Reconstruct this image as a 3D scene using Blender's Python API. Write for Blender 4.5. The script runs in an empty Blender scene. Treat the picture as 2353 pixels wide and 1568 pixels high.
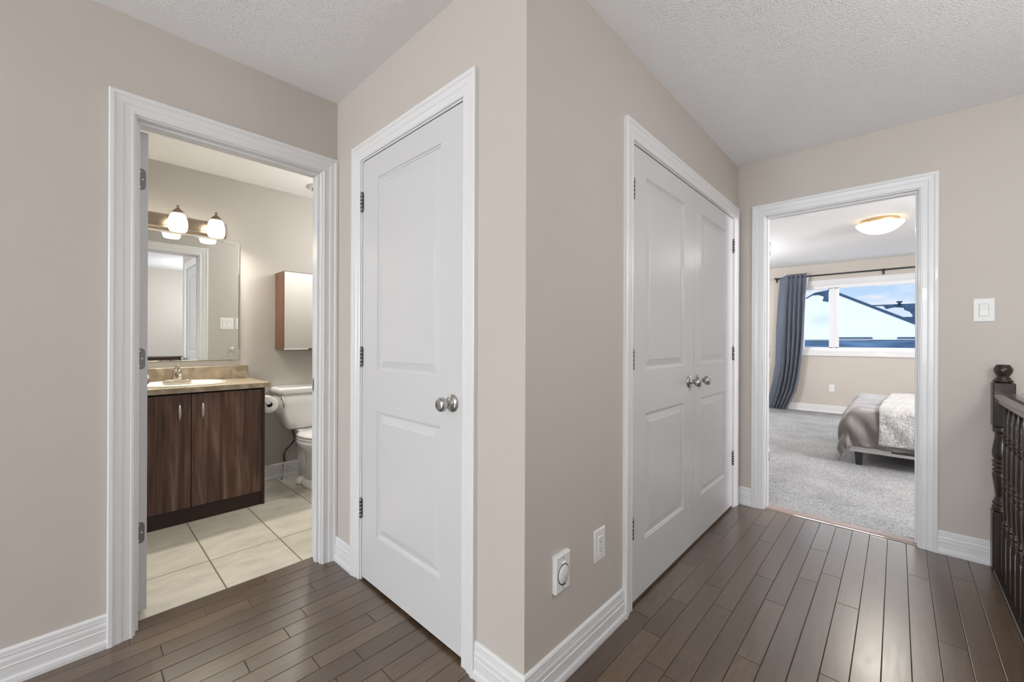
import bpy, bmesh, math, random
from mathutils import Vector, Matrix, noise
R = random.Random(7)
C = bpy.context.scene.collection
PI = math.pi
# ---------------------------------------------------------------- plan (metres)
YA, XB, YC, XD = 2.194, 0.9637, 0.846, 3.306      # hall faces of the four visible walls
YA2, XB2, YC2, XD2 = 2.310, 1.080, 0.962, 3.422   # their far faces
H = 2.44
YBATH = 3.82
XWIN = 8.55

# ---------------------------------------------------------------- materials
def lin(c):
    return tuple(((v / 255) / 12.92 if v / 255 <= .04045 else ((v / 255 + .055) / 1.055) ** 2.4) for v in c)

def newmat(name):
    m = bpy.data.materials.new(name); m.use_nodes = True
    nt = m.node_tree; nt.nodes.clear()
    out = nt.nodes.new('ShaderNodeOutputMaterial')
    b = nt.nodes.new('ShaderNodeBsdfPrincipled')
    nt.links.new(b.outputs[0], out.inputs[0])
    return m, nt, b, out

def mat(name, col, rough=.5, metal=0, spec=.5, coat=0, noise_amt=0, nscale=20, bump=0, bscale=60, stretch=None, emit=None, estr=0, detail=3, bdist=.002):
    m, nt, b, out = newmat(name)
    N, L = nt.nodes.new, nt.links.new
    b.inputs['Roughness'].default_value = rough
    b.inputs['Metallic'].default_value = metal
    b.inputs['Specular IOR Level'].default_value = spec
    b.inputs['Coat Weight'].default_value = coat
    tc = N('ShaderNodeTexCoord'); mp = N('ShaderNodeMapping'); L(tc.outputs['Object'], mp.inputs[0])
    if stretch: mp.inputs['Scale'].default_value = stretch
    if noise_amt:
        n = N('ShaderNodeTexNoise'); n.inputs['Scale'].default_value = nscale; n.inputs['Detail'].default_value = detail
        L(mp.outputs[0], n.inputs['Vector'])
        r = N('ShaderNodeMapRange'); r.inputs[1].default_value = .25; r.inputs[2].default_value = .75
        r.inputs[3].default_value = 1 - noise_amt; r.inputs[4].default_value = 1 + noise_amt
        L(n.outputs[0], r.inputs[0])
        mx = N('ShaderNodeVectorMath'); mx.operation = 'SCALE'
        mx.inputs[0].default_value = col[:3]; L(r.outputs[0], mx.inputs['Scale'])
        L(mx.outputs[0], b.inputs['Base Color'])
    else:
        b.inputs['Base Color'].default_value = (*col[:3], 1)
    if bump:
        n2 = N('ShaderNodeTexNoise'); n2.inputs['Scale'].default_value = bscale; n2.inputs['Detail'].default_value = 3
        L(mp.outputs[0], n2.inputs['Vector'])
        bp = N('ShaderNodeBump'); bp.inputs['Strength'].default_value = bump; bp.inputs['Distance'].default_value = bdist
        L(n2.outputs[0], bp.inputs['Height']); L(bp.outputs[0], b.inputs['Normal'])
    if emit:
        b.inputs['Emission Color'].default_value = (*emit, 1); b.inputs['Emission Strength'].default_value = estr
    return m

M = {}
M['wall'] = mat('wall_paint', (.560, .516, .468), .55, spec=.3, noise_amt=.015, nscale=3, bump=.05, bscale=180, bdist=.001)
M['bathwall'] = mat('bathroom_wall_paint', (.50, .475, .44), .5, spec=.3, noise_amt=.015, nscale=3, bump=.05, bscale=180, bdist=.001)
M['ceil'] = mat('ceiling_smooth', (.91, .91, .92), .8, spec=.2)
def stipple():
    m, nt, b, out = newmat('ceiling_stipple')
    N, L = nt.nodes.new, nt.links.new
    b.inputs['Roughness'].default_value = .85; b.inputs['Specular IOR Level'].default_value = .2
    tc = N('ShaderNodeTexCoord')
    v = N('ShaderNodeTexVoronoi'); v.inputs['Scale'].default_value = 135; v.inputs['Randomness'].default_value = 1
    n = N('ShaderNodeTexNoise'); n.inputs['Scale'].default_value = 160; n.inputs['Detail'].default_value = 2
    L(tc.outputs['Object'], v.inputs['Vector']); L(tc.outputs['Object'], n.inputs['Vector'])
    r = N('ShaderNodeMapRange'); r.inputs[1].default_value = .1; r.inputs[2].default_value = .55; r.inputs[3].default_value = 1; r.inputs[4].default_value = 0
    L(v.outputs['Distance'], r.inputs[0])
    mu = N('ShaderNodeMath'); mu.operation = 'MULTIPLY'; L(r.outputs[0], mu.inputs[0]); L(n.outputs[0], mu.inputs[1])
    bp = N('ShaderNodeBump'); bp.inputs['Strength'].default_value = .75; bp.inputs['Distance'].default_value = .0045; bp.invert = False
    L(mu.outputs[0], bp.inputs['Height']); L(bp.outputs[0], b.inputs['Normal'])
    b.inputs['Base Color'].default_value = (.93, .93, .94, 1)
    return m
M['stipple'] = stipple()
M['trim'] = mat('trim_paint', (.77, .77, .78), .32, spec=.45, coat=.1)
M['door'] = mat('door_paint', (.65, .65, .66), .29, spec=.45, bump=.04, bscale=40, bdist=.001)
M['nickel'] = mat('satin_nickel', (.50, .49, .48), .28, metal=1)
M['darkmetal'] = mat('dark_hinge_metal', (.26, .26, .265), .38, metal=1)
M['chrome'] = mat('chrome', (.85, .85, .86), .08, metal=1)
M['faucetmetal'] = mat('faucet_chrome', (.52, .48, .43), .14, metal=1)
M['bronze'] = mat('brushed_bronze', (.30, .235, .175), .3, metal=1)
M['screw'] = mat('screw_metal', (.75, .75, .75), .25, metal=1)
M['dark'] = mat('dark_gap', (.02, .018, .016), .8)
M['plastic'] = mat('white_plastic', (.80, .80, .79), .3, coat=.2)
M['gap'] = mat('plate_gap', (.30, .30, .29), .6)
M['slot'] = mat('socket_slot', (.05, .05, .05), .6)
M['porcelain'] = mat('porcelain', (.86, .85, .83), .12, coat=.6)
M['bisque'] = mat('sink_porcelain', (.86, .82, .74), .12, coat=.6)
M['mirror'] = mat('mirror_glass', (.90, .92, .91), .015, metal=1)
M['blackleg'] = mat('black_lacquer', (.012, .012, .014), .35)
M['rubber'] = mat('grey_braided_hose', (.16, .15, .14), .45, metal=.6, bump=.4, bscale=400)
M['paper'] = mat('tissue_paper', (.84, .83, .81), .9, bump=.3, bscale=150)
M['cardboard'] = mat('cardboard_tube', (.12, .10, .08), .9)
M['orangewood'] = mat('cabinet_maple_brown', (.115, .052, .028), .4, noise_amt=.12, nscale=6, stretch=(6, 6, .6))
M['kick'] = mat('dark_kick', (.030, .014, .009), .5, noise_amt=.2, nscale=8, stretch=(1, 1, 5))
M['rail'] = mat('railing_wood', (.024, .014, .0085), .32, coat=.15, noise_amt=.35, nscale=12, stretch=(3, 3, .8))
M['handrail'] = mat('handrail_wood', (.085, .050, .034), .26, coat=.35, noise_amt=.3, nscale=12, stretch=(.8, 4, 4))
M['frost'] = mat('window_vinyl', (.84, .85, .87), .35)
M['snow'] = mat('roof_snow', (.93, .94, .95), .9, noise_amt=.05, nscale=.8)
M['shingle'] = mat('roof_shingle', (.055, .10, .17), .9, noise_amt=.35, nscale=3, detail=6)
M['fascia'] = mat('roof_fascia', (.045, .09, .16), .7)
M['siding'] = mat('house_siding', (.20, .33, .48), .8, noise_amt=.5, nscale=3, stretch=(1, .3, 3), detail=5)

def walnut(name, base, dark, light):
    m, nt, b, out = newmat(name)
    N, L = nt.nodes.new, nt.links.new
    b.inputs['Roughness'].default_value = .42
    tc = N('ShaderNodeTexCoord'); acc = None
    for sc, st, dis, det, w in (((6, 6, .55), 1.6, 1.6, 3, .50), ((34, 34, 1.6), 1.0, 1.2, 4, .34), ((160, 160, 5), 1.2, .2, 2, .16)):
        mp = N('ShaderNodeMapping'); mp.inputs['Scale'].default_value = sc; L(tc.outputs['Object'], mp.inputs[0])
        n = N('ShaderNodeTexNoise'); n.inputs['Scale'].default_value = st; n.inputs['Detail'].default_value = det; n.inputs['Distortion'].default_value = dis
        L(mp.outputs[0], n.inputs['Vector'])
        a = N('ShaderNodeMath'); a.operation = 'MULTIPLY_ADD'; a.inputs[1].default_value = w; L(n.outputs[0], a.inputs[0])
        if acc: L(acc.outputs[0], a.inputs[2])
        else: a.inputs[2].default_value = 0
        acc = a
    cr = N('ShaderNodeValToRGB'); e = cr.color_ramp.elements
    e[0].position = .36; e[0].color = (*dark, 1); e[1].position = .64; e[1].color = (*light, 1)
    k = e.new(.50); k.color = (*base, 1)
    L(acc.outputs[0], cr.inputs[0]); L(cr.outputs[0], b.inputs['Base Color'])
    return m
M['walnut'] = walnut('vanity_walnut', (.100, .050, .034), (.034, .016, .010), (.22, .135, .098))

def tinted(name, c0, c1, attr, rough, gscale, gamt, stretch, coat=0, bump=0, bscale=60, fine=0, spec=.5):
    """board/tile material: every board keeps its own tint (stored on its faces) plus grain"""
    m, nt, b, out = newmat(name)
    N, L = nt.nodes.new, nt.links.new
    at = N('ShaderNodeAttribute'); at.attribute_name = attr
    mix = N('ShaderNodeMix'); mix.data_type = 'RGBA'; mix.inputs[6].default_value = (*c0, 1); mix.inputs[7].default_value = (*c1, 1)
    L(at.outputs['Fac'], mix.inputs[0])
    tc = N('ShaderNodeTexCoord'); mp = N('ShaderNodeMapping'); mp.inputs['Scale'].default_value = stretch
    L(tc.outputs['Object'], mp.inputs[0])
    ad = N('ShaderNodeVectorMath'); ad.operation = 'ADD'; cb = N('ShaderNodeCombineXYZ')
    ml = N('ShaderNodeMath'); ml.operation = 'MULTIPLY'; ml.inputs[1].default_value = 37; L(at.outputs['Fac'], ml.inputs[0])
    L(ml.outputs[0], cb.inputs[2]); L(mp.outputs[0], ad.inputs[0]); L(cb.outputs[0], ad.inputs[1])
    n = N('ShaderNodeTexNoise'); n.inputs['Scale'].default_value = gscale; n.inputs['Detail'].default_value = 6; n.inputs['Distortion'].default_value = .6
    L(ad.outputs[0], n.inputs['Vector'])
    r = N('ShaderNodeMapRange'); r.inputs[1].default_value = .3; r.inputs[2].default_value = .7; r.inputs[3].default_value = 1 - gamt; r.inputs[4].default_value = 1 + gamt; b.inputs['Specular IOR Level'].default_value = spec
    L(n.outputs[0], r.inputs[0])
    sc = N('ShaderNodeVectorMath'); sc.operation = 'SCALE'; L(mix.outputs[2], sc.inputs[0]); L(r.outputs[0], sc.inputs['Scale'])
    L(sc.outputs[0], b.inputs['Base Color'])
    b.inputs['Roughness'].default_value = rough; b.inputs['Coat Weight'].default_value = coat; b.inputs['Coat Roughness'].default_value = .24
    if fine:
        mr = N('ShaderNodeMapRange'); mr.inputs[1].default_value = .3; mr.inputs[2].default_value = .7; mr.inputs[3].default_value = rough - fine; mr.inputs[4].default_value = rough + fine
        L(n.outputs[0], mr.inputs[0]); L(mr.outputs[0], b.inputs['Roughness'])
    if bump:
        n2 = N('ShaderNodeTexNoise'); n2.inputs['Scale'].default_value = bscale; L(ad.outputs[0], n2.inputs['Vector'])
        bp = N('ShaderNodeBump'); bp.inputs['Strength'].default_value = bump; bp.inputs['Distance'].default_value = .0015
        L(n2.outputs[0], bp.inputs['Height']); L(bp.outputs[0], b.inputs['Normal'])
    return m
M['plank'] = tinted('hardwood_boards', (.068, .039, .021), (.116, .072, .041), 'tint', .33, 7, .22, (1.2, 9, 9), coat=.7, bump=.10, bscale=4, fine=.05, spec=.75)
M['groove'] = mat('board_joint', (.012, .008, .006), .7)
M['tile'] = tinted('floor_tile', (.60, .56, .47), (.68, .64, .54), 'tint', .38, 5, .13, (1.2, 2.6, 3), bump=.05, bscale=30)
M['grout'] = mat('tile_grout', (.22, .19, .15), .9)

def laminate():
    m, nt, b, out = newmat('counter_laminate')
    N, L = nt.nodes.new, nt.links.new
    tc = N('ShaderNodeTexCoord')
    n = N('ShaderNodeTexNoise'); n.inputs['Scale'].default_value = 14; n.inputs['Detail'].default_value = 7; n.inputs['Distortion'].default_value = .8
    L(tc.outputs['Object'], n.inputs['Vector'])
    cr = N('ShaderNodeValToRGB'); e = cr.color_ramp.elements
    e[0].position = .35; e[0].color = (.25, .20, .14, 1); e[1].position = .68; e[1].color = (.47, .39, .285, 1)
    L(n.outputs[0], cr.inputs[0]); L(cr.outputs[0], b.inputs['Base Color'])
    b.inputs['Roughness'].default_value = .35
    return m
M['laminate'] = laminate()

def carpet():
    m, nt, b, out = newmat('carpet_pile')
    N, L = nt.nodes.new, nt.links.new
    tc = N('ShaderNodeTexCoord')
    n = N('ShaderNodeTexNoise'); n.inputs['Scale'].default_value = 85; n.inputs['Detail'].default_value = 4; n.inputs['Roughness'].default_value = .7
    n3 = N('ShaderNodeTexNoise'); n3.inputs['Scale'].default_value = 3; n3.inputs['Detail'].default_value = 3
    L(tc.outputs['Object'], n.inputs['Vector']); L(tc.outputs['Object'], n3.inputs['Vector'])
    cr = N('ShaderNodeValToRGB'); e = cr.color_ramp.elements
    e[0].position = .33; e[0].color = (.175, .175, .18, 1); e[1].position = .66; e[1].color = (.43, .43, .44, 1)
    ad = N('ShaderNodeMath'); ad.operation = 'MULTIPLY_ADD'; ad.inputs[1].default_value = .3; L(n3.outputs[0], ad.inputs[0])
    sb = N('ShaderNodeMath'); sb.operation = 'SUBTRACT'; sb.inputs[1].default_value = .15; L(n.outputs[0], sb.inputs[0]); L(sb.outputs[0], ad.inputs[2])
    L(ad.outputs[0], cr.inputs[0]); L(cr.outputs[0], b.inputs['Base Color'])
    b.inputs['Roughness'].default_value = 1; b.inputs['Specular IOR Level'].default_value = .1
    bp = N('ShaderNodeBump'); bp.inputs['Strength'].default_value = .9; bp.inputs['Distance'].default_value = .008
    L(n.outputs[0], bp.inputs['Height']); L(bp.outputs[0], b.inputs['Normal'])
    return m
M['carpet'] = carpet()

def fabric(name, c0, c1, nscale, rough=.8, sheen=0, stretch=(1, 1, 1), bump=.2, bscale=200, bd=.002, lo=.3, hi=.7):
    m, nt, b, out = newmat(name)
    N, L = nt.nodes.new, nt.links.new
    tc = N('ShaderNodeTexCoord'); mp = N('ShaderNodeMapping'); mp.inputs['Scale'].default_value = stretch; L(tc.outputs['Object'], mp.inputs[0])
    n = N('ShaderNodeTexNoise'); n.inputs['Scale'].default_value = nscale; n.inputs['Detail'].default_value = 5; L(mp.outputs[0], n.inputs['Vector'])
    cr = N('ShaderNodeValToRGB'); e = cr.color_ramp.elements
    e[0].position = lo; e[0].color = (*c0, 1); e[1].position = hi; e[1].color = (*c1, 1)
    L(n.outputs[0], cr.inputs[0]); L(cr.outputs[0], b.inputs['Base Color'])
    b.inputs['Roughness'].default_value = rough; b.inputs['Sheen Weight'].default_value = sheen
    n2 = N('ShaderNodeTexNoise'); n2.inputs['Scale'].default_value = bscale; n2.inputs['Detail'].default_value = 3; L(mp.outputs[0], n2.inputs['Vector'])
    bp = N('ShaderNodeBump'); bp.inputs['Strength'].default_value = bump; bp.inputs['Distance'].default_value = bd
    L(n2.outputs[0], bp.inputs['Height']); L(bp.outputs[0], b.inputs['Normal'])
    return m
M['curtain'] = fabric('curtain_blue_grey', (.075, .092, .130), (.100, .120, .165), 60, .62, .3, bump=.1)
M['lining'] = fabric('curtain_lining', (.75, .75, .76), (.8, .8, .8), 60, .9)
M['duvet'] = fabric('duvet_taupe', (.110, .096, .090), (.150, .134, .127), 5, .42, .3, bump=.25, bscale=9, bd=.02)
M['throw'] = fabric('throw_plush', (.27, .265, .26), (.54, .53, .52), 40, 1, .6, bump=1, bscale=70, bd=.02)
M['mattress'] = fabric('mattress_white', (.7, .7, .7), (.76, .76, .76), 30, .9)
M['bedrail'] = fabric('bed_rail_linen', (.52, .50, .49), (.60, .58, .57), 90, .9)

def glow(name, c_low, c_high, s, z0, z1, base=(.9, .88, .82)):
    """frosted glass of a lit lamp: brightness and warmth vary over the shade's own height"""
    m, nt, b, out = newmat(name)
    N, L = nt.nodes.new, nt.links.new
    tc = N('ShaderNodeTexCoord'); sp = N('ShaderNodeSeparateXYZ'); L(tc.outputs['Object'], sp.inputs[0])
    r = N('ShaderNodeMapRange'); r.inputs[1].default_value = z0; r.inputs[2].default_value = z1; L(sp.outputs['Z'], r.inputs[0])
    mix = N('ShaderNodeMix'); mix.data_type = 'RGBA'; mix.inputs[6].default_value = (*c_low, 1); mix.inputs[7].default_value = (*c_high, 1)
    L(r.outputs[0], mix.inputs[0]); L(mix.outputs[2], b.inputs['Emission Color'])
    b.inputs['Emission Strength'].default_value = s; b.inputs['Base Color'].default_value = (*base, 1); b.inputs['Roughness'].default_value = .3
    return m

# ---------------------------------------------------------------- mesh builder
class MB:
    def __init__(s, T=None): s.v = []; s.f = []; s.m = []; s.T = T or (lambda a, b, c: (a, b, c)); s.t = []; s.cur = 0; s.smooth = []; s.sm = False; s.tint = 0
    def vert(s, a, b, c): s.v.append(s.T(a, b, c)); return len(s.v) - 1
    def face(s, ids): s.f.append(tuple(ids)); s.m.append(s.cur); s.smooth.append(s.sm); s.t.append(s.tint)
    def box(s, a0, a1, b0, b1, c0, c1):
        i = [s.vert(a, b, c) for a in (a0, a1) for b in (b0, b1) for c in (c0, c1)]
        for q in ((0, 1, 3, 2), (4, 6, 7, 5), (0, 4, 5, 1), (2, 3, 7, 6), (0, 2, 6, 4), (1, 5, 7, 3)): s.face([i[k] for k in q])
        return s
    def bbox(s, a0, a1, b0, b1, c0, c1, r=.004):
        """box with chamfered edges"""
        P = []
        a = (min(a0, a1), max(a0, a1)); b = (min(b0, b1), max(b0, b1)); c = (min(c0, c1), max(c0, c1))
        idx = {}
        for ia in (0, 1):
            for ib in (0, 1):
                for ic in (0, 1):
                    sa, sb, sc = (1, -1)[ia], (1, -1)[ib], (1, -1)[ic]
                    idx[ia, ib, ic, 0] = s.vert(a[ia], b[ib] + sb * r, c[ic] + sc * r)
                    idx[ia, ib, ic, 1] = s.vert(a[ia] + sa * r, b[ib], c[ic] + sc * r)
                    idx[ia, ib, ic, 2] = s.vert(a[ia] + sa * r, b[ib] + sb * r, c[ic])
        for k in (0, 1):
            s.face([idx[k, 0, 0, 0], idx[k, 1, 0, 0], idx[k, 1, 1, 0], idx[k, 0, 1, 0]])
            s.face([idx[0, k, 0, 1], idx[1, k, 0, 1], idx[1, k, 1, 1], idx[0, k, 1, 1]])
            s.face([idx[0, 0, k, 2], idx[1, 0, k, 2], idx[1, 1, k, 2], idx[0, 1, k, 2]])
        for i in (0, 1):
            for j in (0, 1):
                s.face([idx[0, i, j, 1], idx[1, i, j, 1], idx[1, i, j, 2], idx[0, i, j, 2]])
                s.face([idx[i, 0, j, 0], idx[i, 1, j, 0], idx[i, 1, j, 2], idx[i, 0, j, 2]])
                s.face([idx[i, j, 0, 0], idx[i, j, 1, 0], idx[i, j, 1, 1], idx[i, j, 0, 1]])
        for i in (0, 1):
            for j in (0, 1):
                for k in (0, 1): s.face([idx[i, j, k, 0], idx[i, j, k, 1], idx[i, j, k, 2]])
        return s
    def loft(s, rings, cap=True, closed=True, smooth=True):
        o = s.sm; s.sm = smooth
        ids = [[s.vert(*p) for p in r] for r in rings]; n = len(ids[0])
        for i in range(len(ids) - 1):
            for j in range(n if closed else n - 1):
                k = (j + 1) % n
                s.face([ids[i][j], ids[i][k], ids[i + 1][k], ids[i + 1][j]])
        s.sm = False
        if cap: s.face(ids[0][::-1]); s.face(ids[-1])
        s.sm = o; return s
    def lathe(s, c, prof, axis='z', n=20, smooth=True, sx=1, sy=1, cap=True):
        """prof: (radius, distance along the axis); c: centre"""
        rings = []
        for r, h in prof:
            ring = []
            for k in range(n):
                t = 2 * PI * (k + .5) / n; u, w = r * math.cos(t) * sx, r * math.sin(t) * sy
                ring.append({'z': (c[0] + u, c[1] + w, c[2] + h), 'x': (c[0] + h, c[1] + u, c[2] + w), 'y': (c[0] + u, c[1] + h, c[2] + w)}[axis])
            rings.append(ring)
        return s.loft(rings, cap=cap, smooth=smooth)
    def tube(s, pts, r, n=8):
        rings = []
        for i, p in enumerate(pts):
            p = Vector(p); a = Vector(pts[max(0, i - 1)]); b = Vector(pts[min(len(pts) - 1, i + 1)])
            d = (b - a).normalized(); up = Vector((0, 0, 1)) if abs(d.z) < .95 else Vector((1, 0, 0))
            u = d.cross(up).normalized(); w = d.cross(u)
            rr = r[i] if isinstance(r, (list, tuple)) else r
            rings.append([tuple(p + (u * math.cos(t) + w * math.sin(t)) * rr) for t in [2 * PI * k / n for k in range(n)]])
        return s.loft(rings)
    def prism(s, poly, h0, h1):
        """poly in (a,b), extruded along c"""
        return s.loft([[(a, b, h0) for a, b in poly], [(a, b, h1) for a, b in poly]], smooth=False)
    def build(s, name, mats, parent=None, auto=None, kind=None, label=None, cat=None, group=None, bevel=0, sub=0, weld=False):
        off = Vector((0, 0, 0)); p = parent
        while p is not None: off += p.location; p = p.parent
        me = bpy.data.meshes.new(name)
        me.from_pydata([Vector(v) - off for v in s.v], [], s.f)
        if not isinstance(mats, (list, tuple)): mats = [mats]
        for m in mats: me.materials.append(m if isinstance(m, bpy.types.Material) else M[m])
        for i, pl in enumerate(me.polygons): pl.material_index = s.m[i]; pl.use_smooth = s.smooth[i]
        if any(s.t):
            at = me.attributes.new('tint', 'FLOAT', 'FACE')
            for i, x in enumerate(s.t): at.data[i].value = x
        bm = bmesh.new(); bm.from_mesh(me)
        if weld: bmesh.ops.remove_doubles(bm, verts=bm.verts, dist=1e-5)
        bmesh.ops.recalc_face_normals(bm, faces=bm.faces); bm.to_mesh(me); bm.free()
        o = bpy.data.objects.new(name, me); C.objects.link(o)
        if parent: o.parent = parent
        if bevel:
            b = o.modifiers.new('bevel', 'BEVEL'); b.width = bevel; b.segments = 2; b.limit_method = 'ANGLE'; b.angle_limit = .6; b.harden_normals = False
        if sub:
            b = o.modifiers.new('sub', 'SUBSURF'); b.levels = b.render_levels = sub
        if kind: o['kind'] = kind
        if label: o['label'] = label
        if cat: o['category'] = cat
        if group: o['group'] = group
        return o

def thing(name, loc, label, cat, group=None, kind=None):
    o = bpy.data.objects.new(name, None); C.objects.link(o); o.location = loc; o.empty_display_size = .1
    o['label'] = label; o['category'] = cat
    if group: o['group'] = group
    if kind: o['kind'] = kind
    return o

# wall frames: (s along the wall, z up, h out of the wall into the hall)
TA = lambda s, z, h: (s, YA - h, z)
TA2 = lambda s, z, h: (s, YA2 + h, z)
TB = lambda s, z, h: (XB - h, s, z)
TC = lambda s, z, h: (s, YC - h, z)
TD = lambda s, z, h: (XD - h, s, z)
TD2 = lambda s, z, h: (XD2 + h, s, z)
TBK = lambda s, z, h: (s, YBATH - h, z)
TW = lambda s, z, h: (XWIN - h, s, z)
TS = lambda s, z, h: (s, -1.9 + h, z)
TWE = lambda s, z, h: (-5.2 + h, s, z)

def wall(name, T, s0, s1, z0, z1, th, ops=(), m='wall', label='', m2=None):
    b = MB(T); ops = sorted(ops); cur = s0
    for (a, c, zb, zt) in ops:
        b.box(cur, a, z0, z1, -th, 0)
        if zt < z1: b.box(a, c, zt, z1, -th, 0)
        if zb > z0: b.box(a, c, z0, zb, -th, 0)
        cur = c
    b.box(cur, s1, z0, z1, -th, 0)
    if m2:
        o = b.build(name, [m, m2], kind='structure', label=label, cat='wall')
        return o
    return b.build(name, m, kind='structure', label=label, cat='wall')

OP_A = (.150, .900, 0, 2.068); OP_B = (1.132, 1.930, 0, 2.063); OP_C = (1.655, 3.206, 0, 2.063); OP_D = (-.106, .690, 0, 2.068)
wall('wall_left', TA, -5.3, 2.5, 0, H, YA2 - YA - .002, [OP_A], label='beige wall around the bathroom doorway')
# the bathroom face of that wall is a thin skin in bathroom paint
b = MB(TA2)
for (a, c, z0, z1) in ((.06, OP_A[0], 0, H), (OP_A[1], 2.4, 0, H), (OP_A[0], OP_A[1], OP_A[3], H)): b.box(a, c, z0, z1, -.002, 0)
b.build('wall_bathroom_front', 'bathwall', kind='structure', label='grey beige bathroom side of the wall around the doorway', cat='wall')
wall('wall_middle', TB, YC, YA, 0, H, XB2 - XB, [OP_B], label='beige wall with the single white closet door')
wall('wall_center', TC, XB2, XD, 0, H, YC2 - YC, [OP_C], label='beige wall with the double closet doors and low outlets')
wall('wall_right', TD, -2.3, 2.6, 0, 2.55, XD2 - XD - .002, [OP_D], label='beige wall with the bedroom doorway and light switch')
wall('wall_stair', TD, -2.0, -.46, -2.7, -.001, XD2 - XD - .002, label='beige stairwell wall below the hall floor')
wall('wall_back', TS, -5.2, XD, -2.7, H, .1, label='beige far wall across the stairwell')
wall('wall_west', TWE, -2.0, YA, 0, H, .1, [(.15, 1.95, .75, 2.15)], label='beige hall wall with the added side window')
wall('wall_stair_west', TWE, -2.0, -.46, -2.7, -.001, .1, label='beige stairwell end wall below the hall floor')
wall('wall_bathroom_back', TBK, -.04, 2.5, 0, 2.5, .1, m='bathwall', label='grey beige bathroom wall behind the vanity and toilet')
MB().box(-.04, .06, YA2, YBATH, 0, 2.5).build('wall_bathroom_left', 'bathwall', kind='structure', label='grey beige bathroom side wall by the vanity', cat='wall')
MB().box(2.4, 2.5, YA2, YBATH, 0, 2.5).build('wall_bathroom_right', 'bathwall', kind='structure', label='grey beige bathroom side wall past the toilet', cat='wall')
WIN = (-.95, 1.235, 1.02, 2.135)
wall('wall_bedroom_window', TW, -2.3, 2.7, 0, 2.55, .14, [WIN], label='beige bedroom wall under and around the window')
MB().box(XD2, XWIN, 2.6, 2.7, 0, 2.55).build('wall_bedroom_left', 'wall', kind='structure', label='beige bedroom side wall by the curtain', cat='wall')
MB().box(XD2, XWIN, -2.4, -2.3, 0, 2.55).build('wall_bedroom_right', 'wall', kind='structure', label='beige bedroom side wall behind the bed head', cat='wall')

# ceilings
b = MB(); xs = [-5.3, -5.08, .84, XB, 3.185, XD]; ys = [-2.0, -1.78, .725, YC, 2.07, YA]
for i in range(5):
    for j in range(5):
        tex = (xs[i] >= -5.1 and xs[i + 1] <= .85 and ys[j] >= -1.8 and ys[j + 1] <= 2.08) or (xs[i] >= -5.1 and xs[i + 1] <= 3.19 and ys[j] >= -1.8 and ys[j + 1] <= .73)
        b.cur = 1 if tex else 0
        b.face([b.vert(xs[i], ys[j], H), b.vert(xs[i], ys[j + 1], H), b.vert(xs[i + 1], ys[j + 1], H), b.vert(xs[i + 1], ys[j], H)])
b.cur = 0; b.box(-5.3, XD, -2.0, YA, H + .001, H + .06)
b.build('ceiling', ['ceil', 'stipple'], kind='structure', label='white stippled hall ceiling with a smooth border', cat='ceiling')
MB().box(-.04, 2.5, YA + .0, YBATH + .1, H, H + .06).build('ceiling_bathroom', mat('bath_ceiling', (.90, .90, .90), .8), kind='structure', label='smooth white bathroom ceiling', cat='ceiling')
b = MB(); b.cur = 0; b.box(XD2, XWIN, -2.3, 2.6, 2.48, 2.54)
b.build('ceiling_bedroom', 'stipple', kind='structure', label='white stippled bedroom ceiling', cat='ceiling')

# ---------------------------------------------------------------- floors
def boards(b, x0, x1, y0, y1, joints, gap=.0016, dz=.0022, top=0.0, shuffle=R):
    js = [x0] + sorted(j for j in joints if x0 + .01 < j < x1 - .01) + [x1]
    for a, c in zip(js[:-1], js[1:]):
        b.tint = shuffle.uniform(.02, 1.0); b.cur = 0
        g = gap / 2; e = .0013
        o = [(a + g, y0 + g), (c - g, y0 + g), (c - g, y1 - g), (a + g, y1 - g)]
        t = [(a + g + e, y0 + g + e), (c - g - e, y0 + g + e), (c - g - e, y1 - g - e), (a + g + e, y1 - g - e)]
        vb = [b.vert(x, y, top - dz - .003) for x, y in o]; vm = [b.vert(x, y, top - .0009) for x, y in o]; vt = [b.vert(x, y, top) for x, y in t]
        for k in range(4):
            l = (k + 1) % 4
            b.face([vb[k], vb[l], vm[l], vm[k]]); b.face([vm[k], vm[l], vt[l], vt[k]])
        b.face(vt)
b = MB()
rows = [(-.361 + .0798 * k, -.361 + .0798 * (k + 1)) for k in range(15)] + [(.836, .856)] + [(2.298 - .0801 * (k + 1), 2.298 - .0801 * k) for k in range(18)]
known = [(2.678, .799), (2.214, .798), (2.334, .719), (1.864, .719), (1.591, .717), (2.776, .562), (2.1, .643), (1.956, .559), (2.351, .477), (2.157, .397), (2.476, .317), (2.871, .318),
         (2.603, .238), (2.353, .157), (1.701, .393), (2.887, -.081), (3.006, -.238), (2.326, -.16), (2.993, .647),
         (.389, 2.174), (.538, 2.09), (.229, 2.016), (.679, 1.85), (.427, 1.693), (.604, 1.53), (.775, 2.02), (.861, 1.61), (.728, 1.455), (-.071, 2.18)]
for (y0, y1) in rows:
    kn = [x for x, y in known if y0 <= y < y1]
    lo = min(kn) if kn else 1.2; js = list(kn)
    x = lo
    while x > -5.2: x -= R.uniform(.45, 1.1); js.append(x)
    if not kn:
        if y0 > .85: js = [R.uniform(-.3, .8) - k * R.uniform(.6, 1) for k in range(4)]
        else: js = [R.uniform(.4, 1.3) - k * R.uniform(.7, 1) for k in range(4)]
    x1 = 3.338 if y0 < .83 else (3.25 if y0 < .93 else 1.06)
    if y0 > 2.12: x1 = 1.0
    if y1 > YA + .01:
        boards(b, .15, .90, y0, y1, js)
        if y0 < YA - .02: pass
        continue
    boards(b, -5.2, x1, y0, y1, js)
b.tint = .3
boards(b, -5.2, .15, 2.1378, YA, []); boards(b, .90, 1.06, 2.1378, YA, [])
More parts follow.
